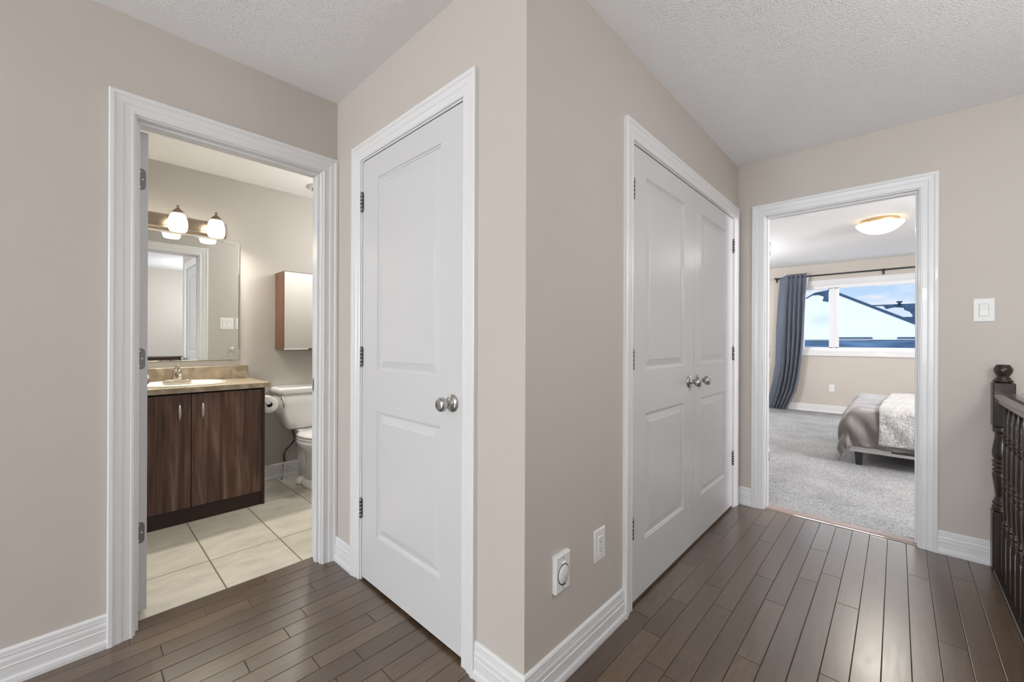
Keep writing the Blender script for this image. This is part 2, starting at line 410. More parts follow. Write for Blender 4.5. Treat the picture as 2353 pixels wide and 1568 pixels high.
b.tint = 0; b.cur = 1
b.box(-5.25, 3.33, -.361, .93, -.03, -.003); b.box(-5.25, 1.06, .93, YA, -.03, -.003); b.box(.15, .9, YA, 2.298, -.03, -.003)
b.build('floor', ['plank', 'groove'], kind='structure', label='dark brown hardwood board floor of the hall', cat='floor')
b = MB(); b.box(-5.2, XD, -.46, -.361, -.26, -.004)
b.build('trim_8', 'wall', kind='structure', label='edge of the hall floor over the stairwell', cat='trim')
MB().box(-5.2, XD, -1.9, -.45, -2.75, -2.7).build('floor_stairwell', 'plank', kind='structure', label='dark floor at the bottom of the stairwell', cat='floor')
MB().box(XB2, XD, YC2, YA, -.03, -.004).build('floor_closet', 'groove', kind='structure', label='dark closet floor behind the double doors', cat='floor')
# tiles
b = MB(); ty = [2.300, 2.655, 3.325, 3.815]; tx = [.06, .158, .495, .832, 1.169, 1.506, 1.843, 2.18, 2.40]
for i in range(len(tx) - 1):
    for j in range(3):
        a, c, d, e = tx[i], tx[i + 1], ty[j], ty[j + 1]
        g, w = .0022, .0015; b.tint = R.uniform(.02, 1)
        vb = [b.vert(x, y, -.004) for x, y in ((a + g, d + g), (c - g, d + g), (c - g, e - g), (a + g, e - g))]
        vt = [b.vert(x, y, .0) for x, y in ((a + g + w, d + g + w), (c - g - w, d + g + w), (c - g - w, e - g - w), (a + g + w, e - g - w))]
        for k in range(4): b.face([vb[k], vb[(k + 1) % 4], vt[(k + 1) % 4], vt[k]])
        b.face(vt)
b.tint = 0; b.cur = 1; b.box(.06, 2.40, YA2, YBATH, -.03, -.0015); b.box(.15, .9, 2.2985, YA2, -.03, -.0015)
b.build('floor_bathroom', ['tile', 'grout'], kind='structure', label='beige tiled bathroom floor', cat='floor')
# carpet with a soft uneven surface
b = MB(); nx, ny = 110, 90; x0, x1, y0, y1 = 3.395, XWIN, -2.3, 2.6
ids = []; b.sm = True
for i in range(nx + 1):
    row = []
    for j in range(ny + 1):
        x = x0 + (x1 - x0) * (i / nx) ** 1.4; y = y0 + (y1 - y0) * j / ny
        z = .006 + .004 * noise.noise(Vector((x * 7, y * 7, 0))) + .003 * noise.noise(Vector((x * 23, y * 23, 4)))
        if i == 0: z = .002
        row.append(b.vert(x, y, z))
    ids.append(row)
for i in range(nx):
    for j in range(ny): b.face([ids[i][j], ids[i + 1][j], ids[i + 1][j + 1], ids[i][j + 1]])
b.sm = False; b.box(3.395, XWIN, -2.3, 2.6, -.03, -.006)
b.build('floor_bedroom', 'carpet', kind='structure', label='light grey bedroom carpet', cat='carpet')
# threshold strip in the bedroom doorway
b = MB(); b.loft([[(3.326, y, -.001), (3.328, y, .006), (3.336, y, .0105), (3.384, y, .0125), (3.393, y, .010), (3.394, y, -.003), (3.326, y, -.003)] for y in (-.088, .672)], smooth=False)
b.build('trim_5', mat('threshold_strip', (.33, .245, .215), .3, coat=.8), kind='structure', label='brown wooden threshold strip in the bedroom doorway', cat='trim')

# ---------------------------------------------------------------- trim
CAS = [(0, 0), (0, .007), (.004, .010), (.008, .0105), (.011, .0085), (.030, .0095), (.034, .0125), (.038, .0135), (.055, .0150), (.058, .0180), (.061, .0195), (.071, .0195), (.075, .017), (.075, 0)]
def casing(T, s0, s1, z1, parent, flush=None):
    b = MB(T); rings = []
    for (S, Z, fs, fz) in ((s0, 0, -1, 0), (s0, z1, -1, 1), (s1, z1, 1, 1), (s1, 0, 1, 0)):
        rings.append([(S + fs * u, Z + fz * u, h) for u, h in CAS])
    b.loft(rings, smooth=False)
    return b.build('casing', 'trim', parent)
def frame(n, T, T2, s0, s1, z1, th, lab, sides=(1, 1), stop=(.045, .080), flip=False):
    """jambs, stops and casings lining one opening; s0..s1 is the clear width"""
    loc = T(s0, 0, 0)
    t = thing('trim_%d' % n, loc, lab, 'door frame', kind='structure')
    b = MB(T); w = .017
    b.box(s0 - w, s0, 0, z1 + w, -th, .0); b.box(s1, s1 + w, 0, z1 + w, -th, .0); b.box(s0, s1, z1, z1 + w, -th, .0)
    b.build('jamb', 'trim', t, bevel=.0012)
    b = MB(T); a, c = -stop[0], -stop[1]
    b.box(s0, s0 + .011, 0, z1 - .011, c, a); b.box(s1 - .011, s1, 0, z1 - .011, c, a); b.box(s0, s1, z1 - .011, z1, c, a)
    b.build('door_stop', 'trim', t, bevel=.002)
    if sides[0]: casing(T, s0 - .006, s1 + .006, z1 + .006, t)
    if sides[1]: casing(T2, s0 - .006, s1 + .006, z1 + .006, t)
    return t
f1 = frame(1, TA, TA2, .168, .882, 2.050, YA2 - YA, 'white casing and jambs of the bathroom doorway', stop=(.030, .066))
f2 = frame(2, TB, TB, 1.149, 1.913, 2.046, XB2 - XB, 'white casing around the single closet door', (1, 0), stop=(.040, .075))
f3 = frame(3, TC, TC, 1.672, 3.189, 2.046, YC2 - YC, 'white casing around the double closet doors', (1, 0), stop=(.040, .075))
f4 = frame(4, TD, TD2, -.088, .672, 2.050, XD2 - XD, 'white casing and jambs of the bedroom doorway', stop=(.030, .066))
# strike plate on the bathroom jamb, hinge leaves on the bedroom jamb
b = MB(); b.box(.8805, .882, YA + .074, YA + .104, .900, .965); b.cur = 1; b.box(.8800, .8812, YA + .082, YA + .096, .915, .950)
b.build('strike_plate', ['darkmetal', 'slot'], f1)
for z in (1.800, 1.060, .315):
    b = MB(); b.box(XD2 - .034, XD2 + .004, .6705, .672, z, z + .09)
    b.lathe((XD2 + .008, .674, z), [(.0062, 0), (.0062, .09)], 'z', 10)
    b.build('hinge', 'darkmetal', f4)

BASE = [(0, 0), (.017, 0), (.018, .012), (.0165, .024), (.0125, .031), (.0118, .036), (.0118, .064), (.0135, .066), (.0135, .069), (.0112, .072), (.0118, .088), (.0092, .097), (.0088, .100), (.0105, .102), (.0105, .106), (.0098, .109), (.0098, .119), (.0070, .1245), (.004, .127), (0, .127)]
nb = [0]
def baseboard(side, T, s0, s1, m0=0, m1=0, lab=''):
    b = MB(T)
    b.loft([[(s0 + m0 * h, z, h) for h, z in BASE], [(s1 + m1 * h, z, h) for h, z in BASE]], smooth=False)
    return b.build('baseboard_' + side, 'trim', kind='structure', label=lab, cat='baseboard')
baseboard('left', TA, -5.2, .087, 0, 0, 'white baseboard left of the bathroom doorway')
baseboard('middle', TB, 1.994, YA, 0, 0, 'short white baseboard left of the single closet door')
baseboard('corner', TB, YC, 1.068, -1, 0, 'white baseboard between the single closet door and the outer corner')
baseboard('center', TC, XB, 1.591, -1, 0, 'white baseboard under the two low outlets')
baseboard('right', TD, .753, YC, 0, 0, 'tiny white baseboard between closet and bedroom doorway')
baseboard('stair', TD, -.360, -.169, 0, 0, 'white baseboard between the bedroom doorway and the newel')
baseboard('west', TWE, -.36, YA, 0, 0, 'white baseboard under the added side window')
baseboard('bathroom', TBK, .936, 2.4, 0, 0, 'white baseboard behind the toilet')
baseboard('bathroom_front', TA2, .965, 2.4, 0, 0, 'white baseboard inside the bathroom')
baseboard('bedroom', TW, -2.3, 2.6, 0, 0, 'white baseboard under the bedroom window')

# ---------------------------------------------------------------- doors
RING = [(0, 0), (.0018, -.0042), (.0075, -.0056), (.0115, -.0102), (.0165, -.0108), (.045, -.0034), (.0475, -.0016)]
def slab_mesh(T, W, HT, th, panels):
    """T(s, z, h): face at h = 0; panels are recessed mouldings around raised fields"""
    b = MB(T)
    S = [0] + sorted({p[0] for p in panels} | {p[1] for p in panels}) + [W]
    Z = [0] + sorted({p[2] for p in panels} | {p[3] for p in panels}) + [HT]
    for h, sg in ((0, 1), (-th, -1)):
        for i in range(len(S) - 1):
            for j in range(len(Z) - 1):
                q = (S[i], S[i + 1], Z[j], Z[j + 1])
                if any(abs(q[0] - p[0]) < 1e-6 and abs(q[1] - p[1]) < 1e-6 and abs(q[2] - p[2]) < 1e-6 and abs(q[3] - p[3]) < 1e-6 for p in panels):
                    prev = None
                    for ins, d in RING:
                        r = [b.vert(q[0] + ins, q[2] + ins, h + sg * d), b.vert(q[1] - ins, q[2] + ins, h + sg * d), b.vert(q[1] - ins, q[3] - ins, h + sg * d), b.vert(q[0] + ins, q[3] - ins, h + sg * d)]
                        if prev:
                            for k in range(4): b.face([prev[k], prev[(k + 1) % 4], r[(k + 1) % 4], r[k]])
                        prev = r
                    b.face(prev)
                else:
                    b.face([b.vert(q[0], q[2], h), b.vert(q[1], q[2], h), b.vert(q[1], q[3], h), b.vert(q[0], q[3], h)])
    # rim, divided like the faces so that the slab is closed
    for i in range(len(S) - 1):
        for z in (0, HT): b.face([b.vert(S[i], z, 0), b.vert(S[i + 1], z, 0), b.vert(S[i + 1], z, -th), b.vert(S[i], z, -th)])
    for j in range(len(Z) - 1):
        for s in (0, W): b.face([b.vert(s, Z[j], 0), b.vert(s, Z[j + 1], 0), b.vert(s, Z[j + 1], -th), b.vert(s, Z[j], -th)])
    return b
def knob(T, s, z, parent, h0=0.0, r=.033, name='door_knob'):
    b = MB()
    prof = [(.001, 0), (r, 0), (r, .004), (r * .93, .008), (r * .62, .012), (.0135, .014), (.0115, .020), (.0115, .030), (.014, .034), (.021, .038), (.0255, .045), (.0265, .052), (.0255, .059), (.0225, .064), (.016, .067), (.001, .068)]
    # lathe about the wall normal
    rings = []
    for rr, h in prof:
        rings.append([T(s + rr * math.cos(2 * PI * k / 28), z + rr * math.sin(2 * PI * k / 28), h0 + h) for k in range(28)])
    b.loft(rings)
    return b.build(name, 'nickel', parent)
def hinge(T, s, z, parent, h0, hgt=.089, side=1):
    b = MB()
    segs = 5; g = .0012
    for i in range(segs):
        za = z - hgt / 2 + hgt * i / segs + g / 2; zb = z - hgt / 2 + hgt * (i + 1) / segs - g / 2
        rings = [[T(s + .0075 * math.cos(2 * PI * k / 12), zz, h0 + .0055 + .0075 * math.sin(2 * PI * k / 12)) for k in range(12)] for zz in (za, zb)]
        b.loft(rings)
    rings = [[T(s + r * math.cos(2 * PI * k / 12), zz, h0 + .0045 + r * math.sin(2 * PI * k / 12)) for k in range(12)] for r, zz in ((.004, z - hgt / 2 - .006), (.0055, z - hgt / 2 - .003), (.0045, z - hgt / 2), (.0045, z + hgt / 2), (.0055, z + hgt / 2 + .003), (.003, z + hgt / 2 + .006))]
    b.loft(rings)
    b.T = T; b.box(s - .002, s + side * .010, z - hgt / 2, z + hgt / 2, h0 - .001, h0 + .0006)
    b.box(s + .002, s - side * .006, z - hgt / 2, z + hgt / 2, h0 - .001, h0 + .0008)
    return b.build('hinge', 'darkmetal', parent)

# single closet door
HB = -.003
TBd = lambda s, z, h: TB(1.152 + s, .017 + z, HB + h)
d2 = thing('door_2', TB(1.152, .017, HB), 'closed white two-panel closet door with round knob, left of the outer corner', 'door', kind='structure')
slab_mesh(TBd, .758, 2.025, .035, [(.134, .616, .233, .823), (.134, .616, 1.012, 1.918)]).build('door_slab', 'door', d2, weld=True)
knob(TB, 1.208, .938, d2, HB)
for z in (1.848, 1.092, .352): hinge(TB, 1.9115, z, d2, HB, side=-1)
b = MB(TB); b.box(1.150, 1.1524, .905, .965, HB - .001, HB + .0012); b.build('latch_plate', 'darkmetal', d2)
# double closet doors
HC = -.003
for n, (s0, w, pans, ks, hs, sd, lab) in enumerate(((1.6745, .7545, [(.134, .608, .240, .822), (.134, .608, 1.022, 1.912)], 2.352, 1.6735, 1, 'left leaf of the white double closet doors, knob at its right edge'),
                                                    (2.432, .7545, [(.118, .592, .240, .822), (.118, .592, 1.022, 1.912)], 2.497, 3.1875, -1, 'right leaf of the white double closet doors, knob at its left edge'))):
    Td = (lambda s0: (lambda s, z, h: TC(s0 + s, .017 + z, HC + h)))(s0)
    d = thing('door_%d' % (3 + n), TC(s0, .017, HC), lab, 'door', kind='structure')
    slab_mesh(Td, w, 2.023, .035, pans).build('door_slab', 'door', d, weld=True)
    knob(TC, ks, .948, d, HC, name='door_knob')
    for z in (1.842 if n == 0 else 1.850, 1.092, .350): hinge(TC, hs, z, d, HC, side=sd)
# bathroom door, standing open at a right angle into the bathroom
T1 = lambda s, z, h: (.213 + h, 2.322 + s, .026 + z)
d1 = thing('door_1', (.195, 2.322, .026), 'open white bathroom door seen edge-on with three hinge leaves', 'door', kind='structure')
slab_mesh(T1, .708, 2.020, .035, [(.12, .588, .233, .823), (.12, .588, 1.012, 1.918)]).build('door_slab', 'door', d1, weld=True)
knob(T1, .645, .928, d1, 0)
for zc in (1.846, 1.090, .357):
    b = MB(lambda a, bb, c: (a, 2.322 - c, bb))
    b.prism([(.1795, zc - .044), (.197, zc - .044), (.203, zc - .039), (.206, zc - .030), (.206, zc + .030), (.203, zc + .039), (.197, zc + .044), (.1795, zc + .044)], 0, .0012)
    b.cur = 1
    for (x, z) in ((.187, .032), (.196, 0), (.187, -.032)):
        rings = [[(x + r * math.cos(2 * PI * k / 10), zc + z + r * math.sin(2 * PI * k / 10), h) for k in range(10)] for r, h in ((.0036, .0012), (.0034, .0018), (.0012, .0020))]
        b.loft(rings)
    b.build('hinge', [mat('hinge_leaf', (.24, .24, .24), .5, metal=.6), 'screw'], d1)
# bedroom door folded back against the bedroom wall
T5 = lambda s, z, h: (XD2 + .062 + h, .690 + s, .020 + z)
d5 = thing('door_5', (XD2 + .05, .690, .02), 'white bedroom door folded back against the bedroom wall', 'door', kind='structure')
slab_mesh(T5, .752, 2.022, .035, [(.134, .616, .233, .823), (.134, .616, 1.012, 1.918)]).build('door_slab', 'door', d5, weld=True)
knob(T5, .695, .928, d5, 0)

# ---------------------------------------------------------------- wall plates
def plate(name, T, sc, zc, w, hgt, label, cat, parts, group=None, th=.006):
    t = thing(name, T(sc, zc, 0), label, cat, group)
    b = MB(T); e = .004
    b.loft([[(sc - w / 2, zc - hgt / 2, 0), (sc + w / 2, zc - hgt / 2, 0), (sc + w / 2, zc + hgt / 2, 0), (sc - w / 2, zc + hgt / 2, 0)],
            [(sc - w / 2, zc - hgt / 2, th - .003), (sc + w / 2, zc - hgt / 2, th - .003), (sc + w / 2, zc + hgt / 2, th - .003), (sc - w / 2, zc + hgt / 2, th - .003)],
            [(sc - w / 2 + e, zc - hgt / 2 + e, th), (sc + w / 2 - e, zc - hgt / 2 + e, th), (sc + w / 2 - e, zc + hgt / 2 - e, th), (sc - w / 2 + e, zc + hgt / 2 - e, th)]], smooth=False)
    b.build('cover_plate', 'plastic', t)
    for f in parts: f(t)
    return t
def rocker(T, s, z, th=.006, w=.032, hgt=.064):
    def f(t):
        b = MB(T)
        b.cur = 1; b.box(s - w / 2 - .0014, s + w / 2 + .0014, z - hgt / 2 - .0014, z + hgt / 2 + .0014, th - .001, th + .0004); b.cur = 0
        b.loft([[(s - w / 2, z - hgt / 2, th), (s - w / 2, z - hgt / 2, th + .0045), (s - w / 2, z, th + .0015), (s - w / 2, z + hgt / 2, th + .003), (s - w / 2, z + hgt / 2, th)],
                [(s + w / 2, z - hgt / 2, th), (s + w / 2, z - hgt / 2, th + .0045), (s + w / 2, z, th + .0015), (s + w / 2, z + hgt / 2, th + .003), (s + w / 2, z + hgt / 2, th)]], smooth=False)
        b.build('rocker', ['plastic', 'gap'], t)
    return f
def screws(T, s, z, d, th=.006):
    def f(t):
        for k in (-1, 1):
            b = MB(); rings = [[T(s + r * math.cos(2 * PI * q / 10), z + k * d + r * math.sin(2 * PI * q / 10), th + h) for q in range(10)] for r, h in ((.0035, -.001), (.0033, .001), (.001, .0012))]
            b.loft(rings).build('screw', 'plastic', t)
    return f
def receptacle(T, s, z, th=.006):
    def f(t):
        b = MB(T); b.bbox(s - .0165, s + .0165, z - .0335, z + .0335, th - .001, th + .003, .0015)
        b.cur = 1
        for k in (-1, 1):
            zz = z + k * .0175
            b.box(s - .0075, s - .0055, zz - .001, zz + .007, th + .002, th + .0034); b.box(s + .0055, s + .0075, zz - .001, zz + .006, th + .002, th + .0034)
            b.box(s - .002, s + .002, zz - .009, zz - .0055, th + .002, th + .0034)
        b.build('receptacle', ['plastic', 'slot'], t)
    return f
plate('light_switch', TD, -.336, 1.345, .077, .124, 'white wall switch with one rocker, right of the bedroom doorway', 'light switch', [rocker(TD, -.336, 1.345), screws(TD, -.336, 1.345, .048)])
plate('power_outlet', TC, 1.402, .380, .080, .124, 'white power outlet on the beige wall, nearer the double closet doors', 'power outlet', [receptacle(TC, 1.402, .380), screws(TC, 1.402, .380, .048)])
plate('power_outlet', TW, .782, .414, .072, .118, 'small white power outlet low on the bedroom wall', 'power outlet', [receptacle(TW, .782, .414), screws(TW, .782, .414, .047)])
plate('light_switch', TA2, 1.132, 1.349, .124, .124, 'double white wall switch seen in the bathroom mirror', 'light switch', [rocker(TA2, 1.109, 1.349), rocker(TA2, 1.155, 1.349)])
plate('light_switch', TA2, 1.252, 1.349, .080, .124, 'single white wall plate at the right edge of the bathroom mirror', 'light switch', [rocker(TA2, 1.252, 1.349)])
# central vacuum inlet
def vac(t):
    T = TC; s, z, th = 1.147, .380, .016
    b = MB()
    b.loft([[T(s + r * math.cos(2 * PI * k / 28), z - .006 + r * 1.12 * math.sin(2 * PI * k / 28), h) for k in range(28)] for r, h in ((.0285, th - .001), (.0285, th + .0016), (.0270, th + .0030), (.001, th + .0034))])
    b.build('flap', 'plastic', t)
    b = MB()
    b.loft([[T(s + r * math.cos(2 * PI * k / 28), z - .006 + r * 1.12 * math.sin(2 * PI * k / 28), h) for k in range(28)] for r, h in ((.0315, th - .001), (.0315, th + .0007), (.0305, th + .0009))], cap=True)
    b.build('seal', 'slot', t)
    b = MB(T); b.bbox(s - .009, s + .009, z + .030, z + .039, th - .001, th + .006, .002); b.build('flap_hinge', 'plastic', t)
    b = MB(T); b.box(s - .010, s - .006, z + .030, z + .036, th + .0055, th + .0065); b.build('spring_clip', 'darkmetal', t)
    b = MB(T); b.box(s - .009, s + .009, z - .0415, z - .0395, th, th + .003); b.build('latch_slot', 'slot', t)
    for zz in (.051, -.052):
        b = MB(T); b.box(s - .001, s + .001, z + zz - .004, z + zz + .004, th - .001, th + .0008); b.build('screw', 'screw', t)
vt = plate('vacuum_inlet', TC, 1.147, .380, .082, .126, 'thick white vacuum inlet plate with a round flap, nearer the wall corner', 'vacuum inlet', [vac], th=.016)

# ---------------------------------------------------------------- bathroom
VX0, VX1, VYF, VZ = .10, .935, 3.300, .835
van = thing('vanity_cabinet', (.52, 3.56, 0), 'dark walnut two-door bathroom vanity under the beige countertop', 'cabinet')
b = MB(); b.box(VX0, VX1, VYF + .019, YBATH - .002, .0, .10 - .001); b.box(VX0, VX0 + .018, VYF + .019, YBATH - .002, .10, VZ); b.box(VX0 + .018, VX1 - .018, YBATH - .02, YBATH - .002, .10, VZ)
b.box(VX0 + .018, VX1 - .018, VYF + .02, YBATH - .02, .10, .118)
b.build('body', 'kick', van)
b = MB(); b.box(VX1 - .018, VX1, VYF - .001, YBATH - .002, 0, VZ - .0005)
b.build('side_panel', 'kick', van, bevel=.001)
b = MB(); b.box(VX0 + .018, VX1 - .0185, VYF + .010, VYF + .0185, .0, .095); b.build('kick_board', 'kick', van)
b = MB(); b.box(VX0 + .001, VX1 - .0185, VYF + .0165, VYF + .0185, .096, VZ - .001); b.build('face_frame', 'dark', van)
for (x0, x1, hx) in ((.119, .5125, .4535), (.5165, .9150, .5715)):
    dr = MB().bbox(x0, x1, VYF - .002, VYF + .016, .098, VZ - .012, .0012).build('cabinet_door', 'walnut', van)
    b = MB(); n = 11
    rings = []
    for i in range(n):
        t = i / (n - 1); z = .660 + .108 * t; bow = math.sin(PI * t); w = .0035 + .0045 * bow
        y = VYF - .002 - .004 - .022 * bow ** .6
        rings.append([(hx - w, y - .003, z), (hx + w, y - .003, z), (hx + w, y + .004, z), (hx - w, y + .004, z)])
    b.loft(rings); b.box(hx - .003, hx + .003, VYF - .012, VYF - .0015, .662, .670); b.box(hx - .003, hx + .003, VYF - .012, VYF - .0015, .758, .766)
    b.build('handle', 'nickel', dr)
# countertop
SX, SY, SA, SB = .493, 3.545, .262, .205
cty = thing('countertop', (.52, 3.56, VZ), 'beige mottled laminate countertop with backsplash on the walnut vanity', 'countertop')
b = MB(); z0, z1 = VZ, .868; X0, X1, Y0, Y1 = .063, .965, 3.276, YBATH - .001
n = 48; el = [(SX + SA * .93 * math.cos(2 * PI * k / n), SY + SB * .93 * math.sin(2 * PI * k / n)) for k in range(n)]
def torect(x, y):
    dx, dy = x - SX, y - SY
    t = min([(X1 - SX) / dx if dx > 1e-9 else 9e9, (X0 - SX) / dx if dx < -1e-9 else 9e9, (Y1 - SY) / dy if dy > 1e-9 else 9e9, (Y0 - SY) / dy if dy < -1e-9 else 9e9])
    return (SX + dx * t, SY + dy * t)
outer = [torect(x, y) for x, y in el]
for z in (z1, z0):
    a = [b.vert(x, y, z) for x, y in el]; o = [b.vert(x, y, z) for x, y in outer]
    for k in range(n): b.face([a[k], a[(k + 1) % n], o[(k + 1) % n], o[k]])
cs = [(X0, Y0), (X1, Y0), (X1, Y1), (X0, Y1)]
for k in range(4): p, q = cs[k], cs[(k + 1) % 4]; b.face([b.vert(*p, z0), b.vert(*q, z0), b.vert(*q, z1), b.vert(*p, z1)])
i0 = [b.vert(x, y, z1) for x, y in el]; i1 = [b.vert(x, y, z0) for x, y in el]
for k in range(n): b.face([i0[k], i0[(k + 1) % n], i1[(k + 1) % n], i1[k]])
# fill the four corner triangles that the fan leaves open
for (cx, cy) in cs:
    for z in (z1, z0):
        best = [p for p in outer if abs(p[0] - cx) < 1e-6 or abs(p[1] - cy) < 1e-6]
        px = min([p for p in outer if abs(p[1] - cy) < 1e-6], key=lambda p: abs(p[0] - cx)); py = min([p for p in outer if abs(p[0] - cx) < 1e-6], key=lambda p: abs(p[1] - cy))
        b.face([b.vert(cx, cy, z), b.vert(*px, z), b.vert(*py, z)])
b.build('counter_slab', 'laminate', cty, weld=True)
MB().bbox(X0, .955, YBATH - .020, YBATH - .001, .8685, .970, .0025).build('backsplash', 'laminate', cty)
# drop-in oval sink
snk = thing('sink', (SX, SY, .868), 'cream oval drop-in sink set in the beige countertop', 'sink')
b = MB(); n = 48
b.loft([[(SX + (SA + o) * k2 * math.cos(2 * PI * k / n), SY + (SB + o) * k2 * math.sin(2 * PI * k / n), z) for k in range(n)] for o, k2, z in
        ((0, 1, .8685), (.001, 1, .874), (-.003, 1, .879), (-.012, 1, .8815), (-.022, 1, .880), (-.030, 1, .872), (-.040, .97, .84), (-.040, .82, .78), (-.04, .5, .745), (-.04, .15, .735))], cap=False)
b.face([b.vert(SX + .04 * math.cos(2 * PI * k / n), SY + .04 * math.sin(2 * PI * k / n), .735) for k in range(n)])
b.build('basin', 'bisque', snk)
b = MB(); b.lathe((SX, SY, .736), [(.022, 0), (.022, .002), (.016, .003), (.001, .002)], 'z', 20); b.build('drain', 'chrome', snk)
# faucet
fau = thing('faucet', (.500, 3.715, .881), 'chrome single-lever faucet at the back of the cream sink', 'faucet')
b = MB(); n = 32
b.loft([[(.500 + (.080 - .0) * k2 * math.cos(2 * PI * k / n), 3.712 + .027 * k2 * math.sin(2 * PI * k / n), z) for k in range(n)] for k2, z in ((1, .880), (1, .885), (.93, .889), (.5, .893), (.1, .894))])
b.build('base_plate', 'faucetmetal', fau)
b = MB(); b.lathe((.500, 3.715, .888), [(.036, 0), (.031, .012), (.026, .032), (.026, .052), (.024, .066), (.018, .076), (.001, .080)], 'z', 20); b.build('body', 'faucetmetal', fau)
b = MB(); b.tube([(.500, 3.712, .918), (.500, 3.68, .930), (.500, 3.64, .930), (.500, 3.605, .918), (.500, 3.597, .906)], [.019, .017, .014, .012, .011], 12); b.build('spout', 'faucetmetal', fau)
b = MB(); b.tube([(.500, 3.724, .955), (.500, 3.712, .974), (.500, 3.695, .988), (.500, 3.676, .996)], [.018, .014, .009, .008], 10); b.lathe((.500, 3.676, .988), [(.001, 0), (.008, .003), (.010, .008), (.007, .013), (.001, .014)], 'z', 12); b.build('lever', 'faucetmetal', fau)
# mirror
mir = thing('wall_mirror', (.517, YBATH, 1.018), 'large frameless mirror above the beige backsplash', 'mirror')
b = MB(TBK); b.box(.140, .894, 1.018, 1.938, .004, .0085); b.build('mirror_backing', 'darkmetal', mir)
b = MB(TBK)
rr = [[(.140, 1.018, .0086), (.894, 1.018, .0086), (.894, 1.938, .0086), (.140, 1.938, .0086)], [(.144, 1.022, .0105), (.890, 1.022, .0105), (.890, 1.934, .0105), (.144, 1.934, .0105)]]
b.loft(rr, smooth=False); b.build('glass', 'mirror', mir)
for x in (.32, .86):
    b = MB(TBK); b.box(x - .009, x + .009, 1.010, 1.022, .0, .013); b.build('clip', 'chrome', mir)
# vanity light: brushed bar with three tulip shades
vl = thing('vanity_light', (.494, YBATH, 2.01), 'three-shade vanity light bar glowing above the bathroom mirror', 'wall lamp')
b = MB(TBK)
b.loft([[(x, z, h) for z, h in ((1.957, 0), (1.957, .016), (1.966, .022), (1.972, .032), (1.986, .036), (1.990, .030), (2.044, .030), (2.050, .024), (2.060, .016), (2.068, .008), (2.068, 0))] for x in (.186, .802)], smooth=False)
b.build('back_bar', mat('bar_metal', (.46, .38, .30), .22, metal=1), vl)
SHZ = 1.932
for sx in (.273, .494, .715):
    y = 3.672
    b = MB(); b.lathe((sx, y, SHZ), [(.046, 0), (.052, .012), (.0555, .035), (.0555, .060), (.052, .085), (.044, .108), (.034, .124), (.030, .128), (.028, .126), (.040, .108), (.049, .085), (.0525, .060), (.0525, .035), (.049, .012), (.043, .001)], 'z', 28, cap=False)
    sh = b.build('lamp_shade', glow('shade_glass', (1, .95, .80), (1, .88, .66), 4.2, -.07, .05, base=(.5, .48, .42)), vl)
    b = MB(); b.lathe((sx, y, SHZ + .122), [(.036, 0), (.034, .008), (.024, .022), (.012, .034), (.007, .040), (.0045, .044), (.009, .048), (.0095, .053), (.006, .059), (.001, .061)], 'z', 20); b.build('shade_cap', 'bronze', vl)
    b = MB(); b.tube([(sx, YBATH - .03, 2.03), (sx, YBATH - .07, 2.02), (sx, y + .03, 2.055), (sx, y + .006, 2.075)], .0075, 10); b.build('arm', 'bronze', vl)
    b = MB(); b.lathe((sx, y, SHZ + .035), [(.004, -.030), (.016, -.024), (.023, -.008), (.022, .010), (.013, .034), (.012, .06)], 'z', 16)
    b.build('bulb', mat('lit_bulb', (1, .95, .85), .4, emit=(1, .95, .86), estr=850), vl)
# medicine cabinet
mc = thing('medicine_cabinet', (1.45, 3.72, 1.094), 'brown wooden medicine cabinet with mirror front above the toilet', 'cabinet')
MB().box(1.156, 1.60, 3.632, YBATH, 1.094, 1.732).build('body', 'orangewood', mc, bevel=.001)
MB().bbox(1.156, 1.60, 3.611, 3.630, 1.094, 1.732, .001).build('cabinet_door', 'orangewood', mc)
b = MB(); b.box(1.160, 1.596, 3.6085, 3.6105, 1.104, 1.727); b.build('door_mirror', 'mirror', mc)
b = MB(); b.box(1.160, 1.345, 3.6070, 3.6108, 1.0945, 1.1038); b.build('edge_strip', 'plastic', mc)
b = MB(); b.lathe((1.41, 3.607, 1.112), [(.004, 0), (.004, -.010), (.009, -.014), (.009, -.022), (.001, -.025)], 'y', 14); b.build('cabinet_knob', 'darkmetal', mc)

# toilet
TXc = 1.372
toi = thing('toilet', (TXc, 3.45, 0), 'white two-piece toilet between vanity and bathroom doorway jamb', 'toilet')
def rrect(cx, cy, hx, hy, r, z, n=6):
    pts = []
    for (sx_, sy_, a0) in ((1, 1, 0), (-1, 1, PI / 2), (-1, -1, PI), (1, -1, 3 * PI / 2)):
        for k in range(n + 1):
            t = a0 + PI / 2 * k / n
            pts.append((cx + sx_ * (hx - r) + r * math.cos(t), cy + sy_ * (hy - r) + r * math.sin(t), z))
    return pts
b = MB(); rings = []
for z, hx, y0, y1 in ((.435, .165, 3.64, 3.79), (.445, .178, 3.630, 3.795), (.50, .200, 3.618, 3.798), (.56, .219, 3.608, 3.80), (.64, .236, 3.600, 3.80), (.735, .246, 3.596, 3.80)):
    rings.append(rrect(TXc, (y0 + y1) / 2, hx, (y1 - y0) / 2, .035, z))
b.loft(rings); b.build('tank', 'porcelain', toi)
b = MB(); rings = [rrect(TXc, 3.694, .258 + o, .115 + o, .035, z) for z, o in ((.7352, -.006), (.741, 0), (.772, 0), (.781, -.004), (.785, -.014))]
b.loft(rings); b.build('tank_lid', 'porcelain', toi)
b = MB(); b.lathe((TXc - .228, 3.592, .705), [(.012, .006), (.013, -.006), (.010, -.014), (.001, -.016)], 'y', 16)
